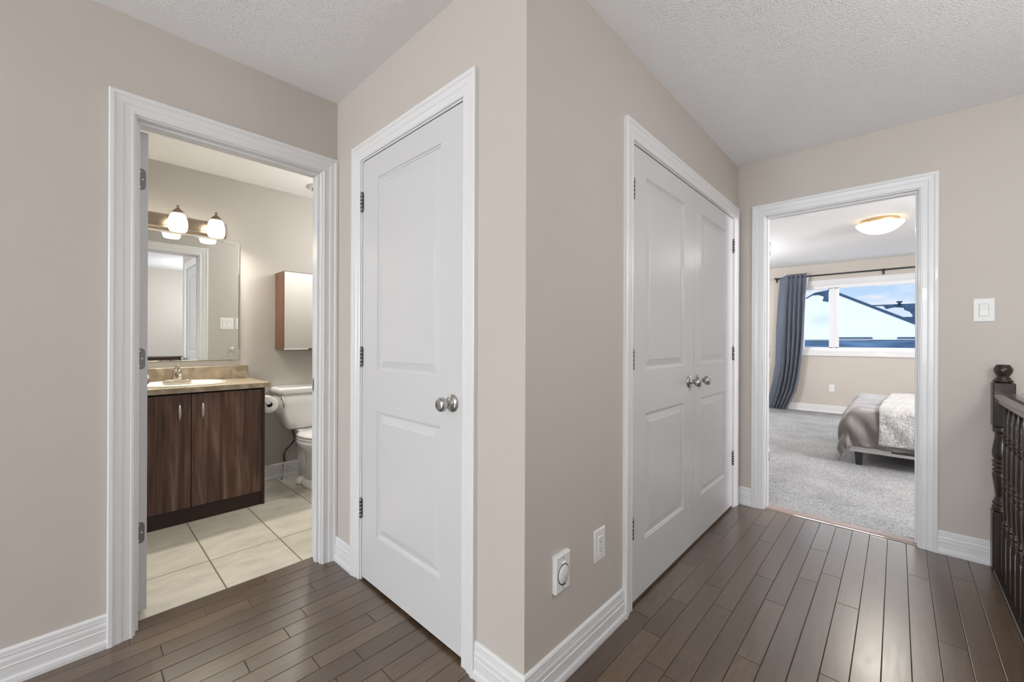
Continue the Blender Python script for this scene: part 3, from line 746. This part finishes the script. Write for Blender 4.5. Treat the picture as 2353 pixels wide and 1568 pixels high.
b.tube([(TXc - .228, 3.580, .705), (TXc - .227, 3.572, .690), (TXc - .222, 3.568, .655), (TXc - .218, 3.567, .632)], [.006, .007, .008, .009], 10)
b.build('flush_handle', 'chrome', toi)
def egg(w, l, z, yc, n=36, back=.8):
    """toilet-seat outline: rounded front (-y), blunter back"""
    return [(TXc + w * math.sin(t) * (1 - .06 * math.cos(t)), yc - l * math.cos(t) * (1 if math.cos(t) > 0 else back), z) for t in [2 * PI * k / n for k in range(n)]]
b = MB(); rings = [egg(.105, .16, .06, 3.44), egg(.100, .155, .16, 3.44), egg(.105, .17, .22, 3.42), egg(.122, .195, .285, 3.38), egg(.158, .235, .330, 3.365), egg(.186, .262, .368, 3.365), egg(.186, .262, .392, 3.365), egg(.172, .248, .398, 3.365)]
b.loft(rings)
rings = [egg(.118, .215, 0, 3.44, back=.95), egg(.120, .215, .018, 3.44, back=.95), egg(.112, .20, .045, 3.44, back=.95), egg(.098, .17, .075, 3.44, back=.95)]
b.loft(rings)
rings = [rrect(TXc, 3.64, .072, .085, .03, z) for z in (.02, .2)] + [rrect(TXc, 3.66, .075, .10, .03, .33), rrect(TXc, 3.65, .10, .11, .03, .39), rrect(TXc, 3.67, .11, .11, .03, .432)]
b.loft(rings); b.build('bowl', 'porcelain', toi)
b = MB(); b.loft([egg(.184, .258, .400, 3.365), egg(.188, .262, .406, 3.365), egg(.186, .260, .414, 3.365), egg(.178, .25, .418, 3.365)]); b.build('seat', 'porcelain', toi)
b = MB(); b.loft([egg(.180, .256, .420, 3.365), egg(.186, .262, .425, 3.365), egg(.184, .260, .433, 3.365), egg(.165, .240, .440, 3.365), egg(.08, .12, .445, 3.365)]); b.build('seat_lid', 'porcelain', toi)
for s_ in (-1, 1):
    b = MB(); b.lathe((TXc + s_ * .108, 3.55, .016), [(.030, -.01), (.031, .010), (.026, .030), (.016, .042), (.001, .045)], 'z', 16); b.build('bolt_cap', 'porcelain', toi)
# water supply
sup = thing('water_supply_line', (1.236, 3.775, 0), 'grey flexible hose with chrome valve rising from the tile to the toilet tank', 'water pipe')
b = MB(); b.lathe((1.214, 3.765, 0), [(.030, 0), (.030, .004), (.020, .008), (.0075, .010), (.0075, .085), (.011, .086), (.011, .125), (.008, .126), (.008, .150)], 'z', 18)
b.lathe((1.214, 3.765, .105), [(.006, 0), (.006, -.020), (.016, -.022), (.016, -.030), (.001, -.031)], 'y', 14); b.build('shutoff_valve', 'chrome', sup)
b = MB(); b.tube([(1.214, 3.765, .148), (1.212, 3.762, .18), (1.210, 3.757, .215), (1.222, 3.745, .25), (1.250, 3.73, .285), (1.276, 3.72, .32), (1.274, 3.715, .36), (1.266, 3.712, .40), (1.264, 3.712, .436)], .0085, 10); b.build('hose', 'rubber', sup)
b = MB(); b.lathe((1.264, 3.712, .410), [(.010, 0), (.016, .006), (.016, .020), (.013, .0245)], 'z', 8); b.build('coupling_nut', 'darkmetal', sup)
# paper holder and roll on the vanity side
tph = thing('toilet_paper_holder', (.936, 3.42, .70), 'chrome paper holder mounted on the side of the walnut vanity', 'paper holder')
b = MB(); b.lathe((.9355, 3.405, .700), [(.022, 0), (.022, .004), (.012, .008), (.007, .012), (.007, .030)], 'x', 18); b.build('wall_rose', 'chrome', tph)
b = MB(); b.tube([(.962, 3.405, .700), (.985, 3.405, .700), (1.000, 3.412, .700), (1.008, 3.43, .700), (1.008, 3.56, .700)], .0062, 10); b.build('arm', 'chrome', tph)
tpr = thing('toilet_paper_roll', (1.008, 3.49, .688), 'white toilet paper roll hanging on the chrome holder', 'toilet paper')
b = MB(); b.lathe((1.008, 3.445, .685), [(.021, 0), (.060, 0), (.062, .003), (.062, .097), (.060, .10), (.021, .10), (.021, 0)], 'y', 36, cap=False); b.build('paper', 'paper', tpr)
b = MB(); b.lathe((1.008, 3.446, .685), [(.0215, 0), (.0215, .098), (.0195, .098), (.0195, 0), (.0215, 0)], 'y', 24, cap=False); b.build('cardboard_core', 'cardboard', tpr)
# ceiling vent and robe hook
cv = thing('ceiling_vent', (1.425, 3.50, H), 'round white vent cover on the bathroom ceiling, half hidden by the jamb', 'vent')
b = MB(); b.lathe((1.425, 3.50, H), [(.125, 0), (.125, -.006), (.105, -.020), (.098, -.020), (.090, -.010)], 'z', 36, cap=False); b.build('rim', 'plastic', cv)
b = MB(); b.lathe((1.425, 3.50, H), [(.080, -.008), (.084, -.026), (.070, -.032), (.001, -.034)], 'z', 36); b.build('grille', 'plastic', cv)
hk = thing('robe_hook', (1.18, YA2, 1.07), 'small chrome robe hook seen low in the bathroom mirror', 'hook')
b = MB(); b.lathe((1.18, YA2, 1.07), [(.028, 0), (.028, .005), (.018, .010), (.009, .013), (.008, .030)], 'y', 20); b.build('rose', 'chrome', hk)
b = MB(); b.tube([(1.18, YA2 + .028, 1.07), (1.18, YA2 + .045, 1.062), (1.18, YA2 + .055, 1.048), (1.18, YA2 + .062, 1.060)], [.008, .007, .007, .010], 10); b.build('hook_arm', 'chrome', hk)

# ---------------------------------------------------------------- railing
NX, NY = 3.258, -.3975
rl = thing('stair_railing', (NX, NY, 0), 'dark turned-wood stair railing with newel post and balusters at the right edge', 'railing')
NEW_T = [(.026, .305), (.037, .307), (.039, .312), (.036, .318), (.038, .323), (.036, .330), (.031, .335), (.034, .340), (.037, .346), (.033, .356), (.027, .362), (.030, .368), (.025, .374), (.0255, .39), (.031, .44), (.0365, .485), (.036, .500), (.031, .508), (.037, .513), (.038, .519), (.031, .524), (.030, .529), (.036, .536), (.036, .545), (.030, .552), (.038, .557), (.038, .563), (.031, .568), (.033, .575), (.0375, .595), (.037, .615), (.032, .655), (.027, .688), (.030, .694), (.026, .700), (.031, .712), (.037, .717), (.037, .722), (.034, .725), (.036, .730), (.033, .733), (.038, .738), (.030, .740)]
def newel(x):
    b = MB()
    w = .038
    b.bbox(x - w, x + w, NY - w, NY + w, .0, .3045, .005); b.bbox(x - w, x + w, NY - w, NY + w, .740, .968, .005)
    b.lathe((x, NY, 0), NEW_T, 'z', 24)
    b.lathe((x, NY, 0), [(.026, .968), (.035, .972), (.036, .976), (.033, .981), (.026, .984), (.028, .988), (.027, .992), (.0205, .996), (.0215, 1.000), (.027, 1.010), (.032, 1.022), (.0335, 1.034), (.031, 1.045), (.0265, 1.050), (.025, 1.057), (.020, 1.059), (.001, 1.060)], 'z', 24)
    return b.build('newel_post', 'rail', rl)
newel(NX); newel(-.95)
BT = [(.011, .235), (.0165, .237), (.0175, .242), (.014, .247), (.0165, .252), (.0165, .257), (.012, .262), (.0155, .268), (.017, .276), (.013, .284), (.0105, .290), (.011, .30), (.0145, .36), (.0165, .41), (.0155, .435), (.012, .45), (.0165, .455), (.0165, .461), (.012, .466), (.016, .474), (.0165, .482), (.012, .490), (.0165, .495), (.0165, .502), (.012, .507), (.015, .52), (.0165, .545), (.0155, .60), (.012, .655), (.0105, .672), (.015, .677), (.0105, .683), (.0155, .692), (.017, .698), (.013, .703), (.0165, .708), (.0165, .714), (.012, .720), (.013, .735), (.0115, .77), (.0095, .872)]
b = MB(); bx0 = 3.150
b.bbox(bx0 - .0165, bx0 + .0165, NY - .0165, NY + .0165, .0125, .235, .002); b.lathe((bx0, NY, 0), BT, 'z', 14)
bal = b.build('baluster', 'rail', rl)
k = 1
while bx0 - .1075 * k > -.88:
    o = bal.copy(); C.objects.link(o); o.parent = rl; o.location.x = bal.location.x - .1075 * k; k += 1
b = MB()
prof = [(-.012, .862), (-.024, .864), (-.028, .872), (-.026, .882), (-.033, .888), (-.036, .898), (-.034, .910), (-.026, .919), (-.012, .924), (.012, .924), (.026, .919), (.034, .910), (.036, .898), (.033, .888), (.026, .882), (.028, .872), (.024, .864), (.012, .862)]
b.loft([[(x, NY + u, z) for u, z in prof] for x in (-.912, NX - .038)], smooth=False)
b.build('handrail', 'handrail', rl)
b = MB(); b.bbox(-5.2, XD - .002, -.462, -.3615, -.003, .012, .003); b.build('base_plate', 'rail', rl)

# ---------------------------------------------------------------- bedroom
# window
wn = thing('window_1', (XWIN + .05, .14, WIN[2]), 'wide white bedroom window with a narrow left pane', 'window', kind='structure')
y0, y1, z0, z1 = WIN
b = MB(TW)
rings = []
for (S, Z, fs, fz) in ((y0, z0, -1, -1), (y0, z1, -1, 1), (y1, z1, 1, 1), (y1, z0, 1, -1)): rings.append([(S + fs * u, Z + fz * u, h) for u, h in CAS])
rings.append(rings[0]); b.loft(rings, cap=False, smooth=False); b.build('casing', 'trim', wn)
b = MB(TW)
for (a, c, d, e) in ((y0, y1, z0, z0 + .014), (y0, y1, z1 - .014, z1), (y0, y0 + .014, z0, z1), (y1 - .014, y1, z0, z1)): b.box(a, c, d, e, -.10, 0)
b.build('reveal', 'trim', wn)
b = MB(TW)
def fr(b, a, c, d, e, w, h0, h1):
    b.box(a, c, d, d + w, h0, h1); b.box(a, c, e - w, e, h0, h1); b.box(a, a + w, d + w, e - w, h0, h1); b.box(c - w, c, d + w, e - w, h0, h1)
fr(b, y0 + .014, y1 - .014, z0 + .014, z1 - .014, .055, -.10, -.045)
b.box(.700, .826, z0 + .06, z1 - .06, -.10, -.045); b.box(.752, .774, z0 + .06, z1 - .06, -.10, -.035)
b.build('window_frame', 'frost', wn)
def glassmat():
    m, nt, bb, out = newmat('pane_glass')
    bb.inputs['Base Color'].default_value = (1, 1, 1, 1); bb.inputs['Roughness'].default_value = 0; bb.inputs['Transmission Weight'].default_value = 1
    bb.inputs['IOR'].default_value = 1.45
    tr = nt.nodes.new('ShaderNodeBsdfTransparent'); gl = nt.nodes.new('ShaderNodeBsdfGlossy'); gl.inputs['Roughness'].default_value = 0
    mx = nt.nodes.new('ShaderNodeMixShader'); fz = nt.nodes.new('ShaderNodeFresnel'); fz.inputs[0].default_value = 1.04
    nt.links.new(fz.outputs[0], mx.inputs[0]); nt.links.new(tr.outputs[0], mx.inputs[1]); nt.links.new(gl.outputs[0], mx.inputs[2]); nt.links.new(mx.outputs[0], out.inputs[0])
    return m
M['glass'] = glassmat()
for (a, c) in ((y0 + .069, .700), (.826, y1 - .069)):
    b = MB(TW); b.box(a, c, z0 + .069, z1 - .069, -.080, -.076); b.build('pane', 'glass', wn)
# curtain rod
rod = thing('curtain_rod', (8.44, .3, 2.285), 'black curtain rod with a ring end above the bedroom window', 'curtain rod')
b = MB(); b.tube([(8.44, 1.575, 2.280), (8.44, -1.30, 2.288)], .0125, 12); b.build('rod', 'blackleg', rod)
b = MB(); b.lathe((8.44, 1.575, 2.280), [(.012, -.01), (.015, .0), (.010, .012), (.006, .018)], 'y', 12)
pts = [(8.44, 1.614 + .021 * math.cos(t), 2.280 + .021 * math.sin(t)) for t in [2 * PI * k / 20 for k in range(21)]]
b.tube(pts, .0035, 8); b.build('finial', 'nickel', rod)
for yy in (.153, 1.56):
    b = MB(); b.tube([(8.44, yy, 2.285), (8.49, yy, 2.262), (8.535, yy, 2.262)], .006, 8); b.box(8.538, 8.55, yy - .012, yy + .012, 2.225, 2.29)
    b.lathe((8.44, yy, 2.285), [(.015, -.012), (.015, .012)], 'y', 12); b.build('bracket', 'blackleg', rod)
# curtain
cur = thing('curtain', (8.44, 1.33, 0), 'blue-grey gathered curtain hanging left of the bedroom window', 'curtain')
RP = [(2.325, 1.117), (1.839, 1.133), (1.28, 1.150), (.963, 1.173), (.562, 1.215), (.329, 1.257), (.063, 1.369), (.012, 1.385)]
LP = [(2.295, 1.500), (2.226, 1.497), (1.946, 1.522), (1.451, 1.547), (.785, 1.560), (.485, 1.600), (.149, 1.665), (.012, 1.69)]
def interp(P, z):
    for (za, ya), (zb, yb) in zip(P[:-1], P[1:]):
        if za >= z >= zb: return ya + (yb - ya) * (za - z) / (za - zb)
    return P[0][1] if z > P[0][0] else P[-1][1]
def cloth(dx, thick, name, m, ua=0, ub=1, zt=2.335, amp=1):
    b = MB(); b.sm = True; nu, nz = 110, 46; ids = []
    for j in range(nz + 1):
        t = j / nz; z = zt + (.012 - zt) * t
        yl, yr = interp(LP, z), interp(RP, z); row = []
        for i in range(nu + 1):
            u = ua + (ub - ua) * i / nu
            y = yl + (yr - yl) * u
            # folds start tight at the heading on the right half and open out below
            fu = (u - .28) / .72 if u > .28 else 0
            a = amp * (.018 + .034 * min(1, t * 1.6))
            ph = fu * 2 * PI * 4.6 + .5 * math.sin(t * 3 + u * 4)
            x = 8.44 + dx - (a * math.sin(ph) if fu > 0 else 0)
            x -= .035 * math.sin(PI * min(1, u / .42)) * min(1, t * 1.3) * (1 if u < .42 else 0)
            x += .006 * math.sin(u * 37 + t * 5) * t
            if t < .045: x = 8.44 + dx + (x - 8.44 - dx) * .7 - .012 * math.sin(PI * t / .045)
            z2 = z + (.006 * math.sin(fu * 2 * PI * 13) if t < .03 else 0) - (.055 * (1 - u / .3) if u < .3 and t < .02 else 0) * (1 - t / .02)
            row.append(b.vert(x, y, max(.010, z2)))
        ids.append(row)
    for j in range(nz):
        for i in range(nu): b.face([ids[j][i], ids[j][i + 1], ids[j + 1][i + 1], ids[j + 1][i]])
    o = b.build(name, m, cur); s = o.modifiers.new('solid', 'SOLIDIFY'); s.thickness = thick; s.offset = 0
    return o
cloth(0, .003, 'drape', 'curtain')
b = MB(); b.sm = True; ids = [[b.vert(8.462 + .004 * math.sin(i * 1.3), 1.128 - .045 * i / 6 * (1 - .7 * j / 8), 2.30 - .22 * j / 8) for i in range(7)] for j in range(9)]
for j in range(8):
    for i in range(6): b.face([ids[j][i], ids[j][i + 1], ids[j + 1][i + 1], ids[j + 1][i]])
o = b.build('lining', 'lining', cur); s = o.modifiers.new('solid', 'SOLIDIFY'); s.thickness = .002

# bed
BX0, BX1, BY1, BY0 = 5.085, 6.60, .345, -1.72
bed = thing('bed', (5.85, -.68, 0), 'bed with light grey side rail and black tapered leg beyond the bedroom doorway', 'bed')
MB().bbox(BX0 + .004, BX1, BY0, BY1 - .01, .130, .212, .008).build('bed_frame', 'bedrail', bed)
b = MB(); b.box(BX0 - .004, BX0 + .006, BY0, .035, .160, .186); b.build('rail_strap', 'blackleg', bed)
MB().bbox(BX0 + .02, BX1 - .02, BY0 + .02, BY1 - .02, .214, .500, .04).build('mattress', 'mattress', bed)
for (x, y) in ((BX0 + .045, .262), (BX1 - .08, .262), (BX0 + .045, BY0 + .08), (BX1 - .08, BY0 + .08)):
    b = MB(); b.loft([[(x - w, y - w, z), (x + w, y - w, z), (x + w, y + w, z), (x - w, y + w, z)] for w, z in ((.022, 0.004), (.031, .131))], smooth=False); b.build('leg', 'blackleg', bed)
def drape(X, Y, off=0.0, wr=1.0, r=.075):
    """lay a sheet coordinate over the mattress; what lies beyond its edge hangs down"""
    xe, ye = BX0 + .035, BY1 - .035; xf = BX1 - .03
    dx = max(0, xe - X); dy = max(0, Y - ye); dxf = max(0, X - xf)
    over = math.hypot(max(dx, dxf), dy)
    puff = .062 * (1 - math.exp(-max(0, min(X - xe, xf - X)) / .30)) * (1 - math.exp(-max(0, ye - Y + .02) / .22))
    z = .535 + puff + off
    px, py = min(max(X, xe), xf), min(Y, ye)
    if over > 0:
        ux, uy = (-dx + dxf) / over, dy / over
        corner = min(dx, dy) / (over + 1e-6)
        out = (r + off) * (1 - math.exp(-over / (r * .9))) + over * (.02 + .10 * corner)
        z -= max(0, over - r * .55 * (1 - math.exp(-over / r)))
        px += ux * out; py += uy * out
        wave = wr * .014 * min(1, over / .2) * math.sin((X - Y) * 24 + 2 * math.sin(Y * 7 + X * 3))
        px += ux * wave; py += uy * wave
    v = Vector((X * 3.1, Y * 5.3, 1.7))
    z += wr * (.016 * noise.noise(v) + .008 * noise.noise(v * 3.1))
    if over <= 0.05: z += wr * .006 * math.sin(X * 22 + 5 * noise.noise(Vector((X, Y * 2, 3))))
    else: px += wr * .012 * noise.noise(Vector((X * 6, Y * 9, 3)))
    return px, py, max(.008 + off * .3, z)
def sheet(name, m, parent, X0, X1, Y0f, Y1f, nx, ny, off, wr, thick):
    b = MB(); b.sm = True; ids = []
    for i in range(nx + 1):
        row = []
        for j in range(ny + 1):
            u, v = i / nx, j / ny; X = X0 + (X1 - X0) * u
            Y = Y0f(X) + (Y1f(X) - Y0f(X)) * v
            row.append(b.vert(*drape(X, Y, off, wr)))
        ids.append(row)
    for i in range(nx):
        for j in range(ny): b.face([ids[i][j], ids[i + 1][j], ids[i + 1][j + 1], ids[i][j + 1]])
    o = b.build(name, m, parent, label=None); s = o.modifiers.new('solid', 'SOLIDIFY'); s.thickness = thick; s.offset = 1
    return o
o = sheet('duvet', 'duvet', None, BX0 + .035 - .385, BX1 + .22, lambda X: -1.25, lambda X: BY1 - .035 + .385, 110, 110, 0, 1, .012)
o['label'] = 'taupe satin duvet draped over the bed corner'; o['category'] = 'duvet'
o = sheet('throw_blanket', 'throw', None, BX0 + .035 - .362, BX1 + .1, lambda X: -.62, lambda X: .118 - .075 * max(0, X - 5.1), 120, 60, .020, .55, .016)
o['label'] = 'pale grey plush throw blanket hanging over the side of the bed'; o['category'] = 'blanket'
for q in (-.35, .0):
    p = thing('pillow', (5.5 if q else 6.2, -1.5, .60), 'white pillow at the hidden head of the bed, %s' % ('near side' if q else 'far side'), 'pillow')
    b = MB(); x, y = p.location.x, -1.5
    b.loft([[(x + .32 * k2 * math.copysign(abs(math.cos(t)) ** .5, math.cos(t)), y + .2 * k2 * math.copysign(abs(math.sin(t)) ** .5, math.sin(t)), .60 + zz) for t in [2 * PI * k / 32 for k in range(32)]] for k2, zz in ((.5, -.06), (.9, -.03), (1, 0), (.9, .04), (.5, .075), (.1, .085))])
    b.build('cushion', 'mattress', p)
# bedroom ceiling light
cl = thing('ceiling_light', (5.86, .138, 2.48), 'lit cream glass dome light on the bedroom ceiling', 'ceiling lamp')
b = MB(); b.lathe((5.86, .138, 2.48), [(.155, 0), (.160, -.012), (.170, -.034), (.165, -.036), (.150, -.02)], 'z', 40, cap=False); b.build('pan', mat('brass_pan', (.55, .42, .25), .35, metal=.8), cl)
b = MB(); b.lathe((5.86, .138, 2.48), [(.180, -.040), (.200, -.046), (.196, -.056), (.178, -.078), (.150, -.104), (.110, -.130), (.062, -.146), (.001, -.150)], 'z', 40); b.build('glass_bowl', glow('dome_glass', (1, .93, .70), (1, .74, .40), 1.1, -.15, -.02), cl)
for a in (.6, 2.7, 4.8):
    b = MB(); b.lathe((5.86 + .176 * math.cos(a), .138 + .176 * math.sin(a), 2.40), [(.004, 0), (.004, .05), (.009, .03)], 'z', 8); b.build('clip', 'bronze', cl)

# ---------------------------------------------------------------- side window and lamps added outside the frame to light the rooms
w2 = thing('added_window', (-5.25, 1.05, .75), 'added white hall window in the unseen side wall', 'window', kind='structure')  # unseen window added to let light into the hall from behind
b = MB(TWE); rings = []
for (S, Z, fs, fz) in ((.15, .75, -1, -1), (.15, 2.15, -1, 1), (1.95, 2.15, 1, 1), (1.95, .75, 1, -1)): rings.append([(S + fs * u, Z + fz * u, h) for u, h in CAS])
rings.append(rings[0]); b.loft(rings, cap=False, smooth=False); b.build('casing', 'trim', w2)
b = MB(TWE); fr(b, .15, 1.95, .75, 2.15, .05, -.09, -.03); b.box(1.02, 1.08, .8, 2.10, -.09, -.03); b.build('window_frame', 'frost', w2)
def dome(x, y, z, label, energy, color, r=.15):
    t = thing('ceiling_light', (x, y, z), label, 'ceiling lamp')
    b = MB(); b.lathe((x, y, z), [(r * .95, 0), (r, -.02), (r * .97, -.03)], 'z', 32); b.build('pan', 'nickel', t)
    b = MB(); b.lathe((x, y, z), [(r * .93, -.030), (r * .9, -.05), (r * .7, -.08), (r * .4, -.10), (.001, -.106)], 'z', 32); b.build('glass_bowl', glow('lamp_glass', (1, .95, .86), (1, .9, .75), 3, -.15, -.02), t)
    l = bpy.data.lights.new('dome_light', 'AREA'); l.shape = 'DISK'; l.size = r * 2.2; l.energy = energy; l.color = color
    o = bpy.data.objects.new('dome_light', l); C.objects.link(o); o.parent = t; o.location = (0, 0, -.112)
    return t
def globe(x, y, zc, zt, label, strength, color=(.96, .98, 1), r=.10):
    """fill light added out of view, shaped as a lit globe on a rod"""
    t = thing('added_pendant_light', (x, y, zt), label, 'pendant lamp')
    b = MB(); b.lathe((x, y, zt), [(.06, 0), (.06, -.015), (.02, -.03)], 'z', 24); b.lathe((x, y, zt), [(.006, -.02), (.006, zc + r - zt + .03), (.035, zc + r - zt + .02), (.035, zc + r - zt - .012)], 'z', 16); b.build('stem', 'nickel', t)
    b = MB(); b.lathe((x, y, zc), [(r * math.sin(PI * k / 16) + .0005, -r * math.cos(PI * k / 16)) for k in range(17)], 'z', 32)
    b.build('globe', mat('fill_globe_glow', (.9, .9, .9), .3, emit=color, estr=strength), t)
    return t
globe(-1.25, -.30, 2.08, H, 'added round globe pendant lighting the hall, unseen just behind the viewer', 60)  # both hall pendants are added behind the camera to brighten the hall
globe(-3.7, .45, 2.05, H, 'added round globe pendant lighting the hall, unseen at the far end behind the viewer', 125)
globe(1.52, -.96, 1.80, H, 'added round globe pendant lighting the stairwell, out of view', 14.5, r=.22)  # added over the stairwell to lift the walls and ceiling
globe(1.80, 2.90, 2.02, H, 'added round globe pendant lighting the bathroom, out of view', 58, (1, .98, .95))  # added out of sight to brighten the bathroom
for (lx, ly, lab, st) in ((4.1, -1.85, 'added fill lamp with round globe in the unseen bedroom corner by the door', 300), (6.5, 2.2, 'added fill lamp with round globe by the unseen bedroom side wall', 95)):  # unseen lamps added to raise the bedroom light
    fl = thing('added_floor_lamp', (lx, ly, 0), lab, 'added floor lamp')
    b = MB(); b.lathe((lx, ly, 0), [(.14, .012), (.14, .022), (.02, .032), (.012, .05), (.012, 1.82), (.03, 1.84), (.03, 1.86)], 'z', 24); b.build('pole', 'nickel', fl)
    b = MB(); b.lathe((lx, ly, 1.98), [(.13 * math.sin(PI * k / 16) + .0005, -.13 * math.cos(PI * k / 16)) for k in range(17)], 'z', 32)
    b.build('globe', mat('fill_lamp_glow', (.9, .9, .9), .3, emit=(.97, .98, 1), estr=st), fl)
l = bpy.data.lights.new('bedroom_dome_light', 'AREA'); l.shape = 'DISK'; l.size = .36; l.energy = 18; l.color = (1, .93, .82)
o = bpy.data.objects.new('bedroom_dome_light', l); C.objects.link(o); o.parent = cl; o.location = (0, 0, -.156)
def area(name, loc, rot, sx, sy, e, col):
    l = bpy.data.lights.new(name, 'AREA'); l.shape = 'RECTANGLE'; l.size = sx; l.size_y = sy; l.energy = e; l.color = col
    o = bpy.data.objects.new(name, l); C.objects.link(o); o.location = loc; o.rotation_euler = rot
    return o
# area lamps for sky light at the bedroom window and the added side window
area('added_daylight_side', (-5.55, 1.05, 1.55), (0, -PI / 2, 0), 1.7, 2.2, 230, (.93, .97, 1))
area('daylight_bedroom_window', (9.35, .14, 3.05), (0, math.radians(52), 0), 1.6, 3.2, 190, (.93, .97, 1))
sun = bpy.data.lights.new('daylight', 'SUN'); sun.energy = 1.3; sun.angle = .6; sun.color = (1, .98, .95)
so = bpy.data.objects.new('daylight', sun); C.objects.link(so); so.rotation_euler = (0, math.radians(-35), 0)

# ---------------------------------------------------------------- houses outside
h1 = thing('neighbouring_house', (20, 1.5, 0), 'snow-covered neighbouring house roof with dark sloping edge, nearest the window', 'house')
ap, rb, lb = (20.6, 1.983, 3.257), (18.5, -1.332, 1.281), (18.5, 6.734, 1.283)
b = MB(); v = [b.vert(*ap), b.vert(*rb), b.vert(*lb), b.vert(27, 1.983, 3.257), b.vert(27, -1.332, 1.281), b.vert(27, 6.734, 1.283)]
for q in ((0, 1, 2), (0, 3, 4, 1), (0, 2, 5, 3), (3, 5, 4), (1, 4, 5, 2)): b.face([v[k] for k in q])
b.build('snow_roof', 'snow', h1)
b = MB(); b.tube([(20.56, 1.99, 3.262), (20.0, 1.1, 2.735), (18.47, -1.33, 1.29)], .045, 8); b.build('roof_edge', 'fascia', h1)
b = MB(); pts = [(2.498, 2.805), (2.21, 2.993), (1.815, 3.056), (1.814, 2.632), (1.978, 2.674), (1.94, 2.83), (2.106, 2.905), (2.287, 2.903), (2.47, 2.79)]
b.loft([[(18.60 + .0, y, z) for y, z in pts], [(18.72, y, z) for y, z in pts]], smooth=False); b.build('bare_shingles', 'shingle', h1)
b = MB(); b.box(18.6, 27, -1.25, 6.6, -3, 1.24); b.build('wall', 'siding', h1)
b = MB(); b.box(18.42, 18.52, -1.4, 6.8, 1.262, 1.30); b.build('gutter', 'snow', h1)
b = MB(); b.box(14, 18.4, -12, 14, .70, .975); b.build('porch_roof', 'snow', h1)
for (yy, w, hh) in ((1.1, .5, .05), (-.35, .35, .05), (3.2, .6, .04)):
    b = MB(); b.bbox(18.35, 18.6, yy - w, yy + w, 1.30, 1.30 + hh, .02); b.build('snow_cap', 'shingle', h1)
h2 = thing('neighbouring_house', (31, -2, 0), 'farther house with dark patchy roof and small vent, seen at the right of the window', 'house')
b = MB(); v = [b.vert(30.0, 1.256, 3.231), b.vert(30.0, -4.859, 3.20), b.vert(29.6, -4.9, 1.9), b.vert(29.6, -.3, 1.95), b.vert(34, 1.256, 1.3), b.vert(34, -4.9, 1.3)]
b.face([v[0], v[1], v[2], v[3]]); b.face([v[0], v[1], v[5], v[4]]); b.build('roof', 'shingle', h2)
b = MB(); b.box(29.8, 34, -4.8, -.3, -3, 1.95); b.build('wall', 'siding', h2)
pts = [(1.197, 3.173), (.538, 3.136), (.434, 2.967), (.091, 3.042), (-.245, 3.001), (-.278, 2.885), (-.476, 2.784), (-.591, 2.597), (-.559, 2.417), (-.313, 2.288), (-.08, 2.341), (.192, 2.512), (.713, 2.862)]
b = MB(); b.loft([[(29.78 - .06 * 0, y, z) for y, z in pts], [(29.9, y, z) for y, z in pts]], smooth=False); b.build('snow_patch', 'snow', h2)
b = MB(); b.box(29.9, 30.2, -.16, -.02, 3.22, 3.32); b.box(29.85, 30.25, -.21, .03, 3.32, 3.37); b.build('roof_vent', 'fascia', h2)
MB().box(9.2, 60, -40, 40, -3.2, -3).build('ground', 'snow', kind='structure', label='snowy ground outside the bedroom window', cat='ground')

# ---------------------------------------------------------------- sky
w = bpy.data.worlds.new('sky'); bpy.context.scene.world = w; w.use_nodes = True
nt = w.node_tree; nt.nodes.clear(); N, L = nt.nodes.new, nt.links.new
out = N('ShaderNodeOutputWorld'); bg = N('ShaderNodeBackground'); L(bg.outputs[0], out.inputs[0])
tc = N('ShaderNodeTexCoord'); sp = N('ShaderNodeSeparateXYZ'); L(tc.outputs['Generated'], sp.inputs[0])
gr = N('ShaderNodeValToRGB'); e = gr.color_ramp.elements
e[0].position = .0; e[0].color = (*lin((232, 236, 242)), 1); e[1].position = .35; e[1].color = (*lin((120, 175, 230)), 1)
k = e.new(.10); k.color = (*lin((178, 210, 242)), 1)
L(sp.outputs['Z'], gr.inputs[0])
mp = N('ShaderNodeMapping'); mp.inputs['Scale'].default_value = (5, 5, 22); mp.inputs['Location'].default_value = (.35, .4, .2); L(tc.outputs['Generated'], mp.inputs[0])
n = N('ShaderNodeTexNoise'); n.inputs['Scale'].default_value = 1.6; n.inputs['Detail'].default_value = 6; L(mp.outputs[0], n.inputs['Vector'])
cr = N('ShaderNodeValToRGB'); cr.color_ramp.elements[0].position = .48; cr.color_ramp.elements[1].position = .62; L(n.outputs[0], cr.inputs[0])
mx = N('ShaderNodeMix'); mx.data_type = 'RGBA'; mx.inputs[7].default_value = (*lin((238, 236, 238)), 1)
L(cr.outputs[0], mx.inputs[0]); L(gr.outputs[0], mx.inputs[6]); L(mx.outputs[2], bg.inputs[0]); bg.inputs[1].default_value = 1.0

# ---------------------------------------------------------------- camera
cam = bpy.data.cameras.new('camera'); co = bpy.data.objects.new('camera', cam); C.objects.link(co)
F = Vector((.729440066, .684044641, .000345690707)); Rv = Vector((.68403861, -.72943558, .00386226)); U = Vector((-.00289412, .00258082, .99999248))
mt = Matrix(((Rv.x, U.x, -F.x), (Rv.y, U.y, -F.y), (Rv.z, U.z, -F.z))).to_4x4()
mt.translation = Vector((0, 0, 1.1703)); co.matrix_world = mt
cam.sensor_width = 36; cam.lens = 943.31 / 2353 * 36; cam.clip_start = .02; cam.clip_end = 300
sc = bpy.context.scene; sc.camera = co
sc.view_settings.view_transform = 'Standard'; sc.view_settings.look = 'None'; sc.view_settings.gamma = 1; sc.view_settings.exposure = .15
try: sc.view_settings.use_curve_mapping = False
except Exception: pass
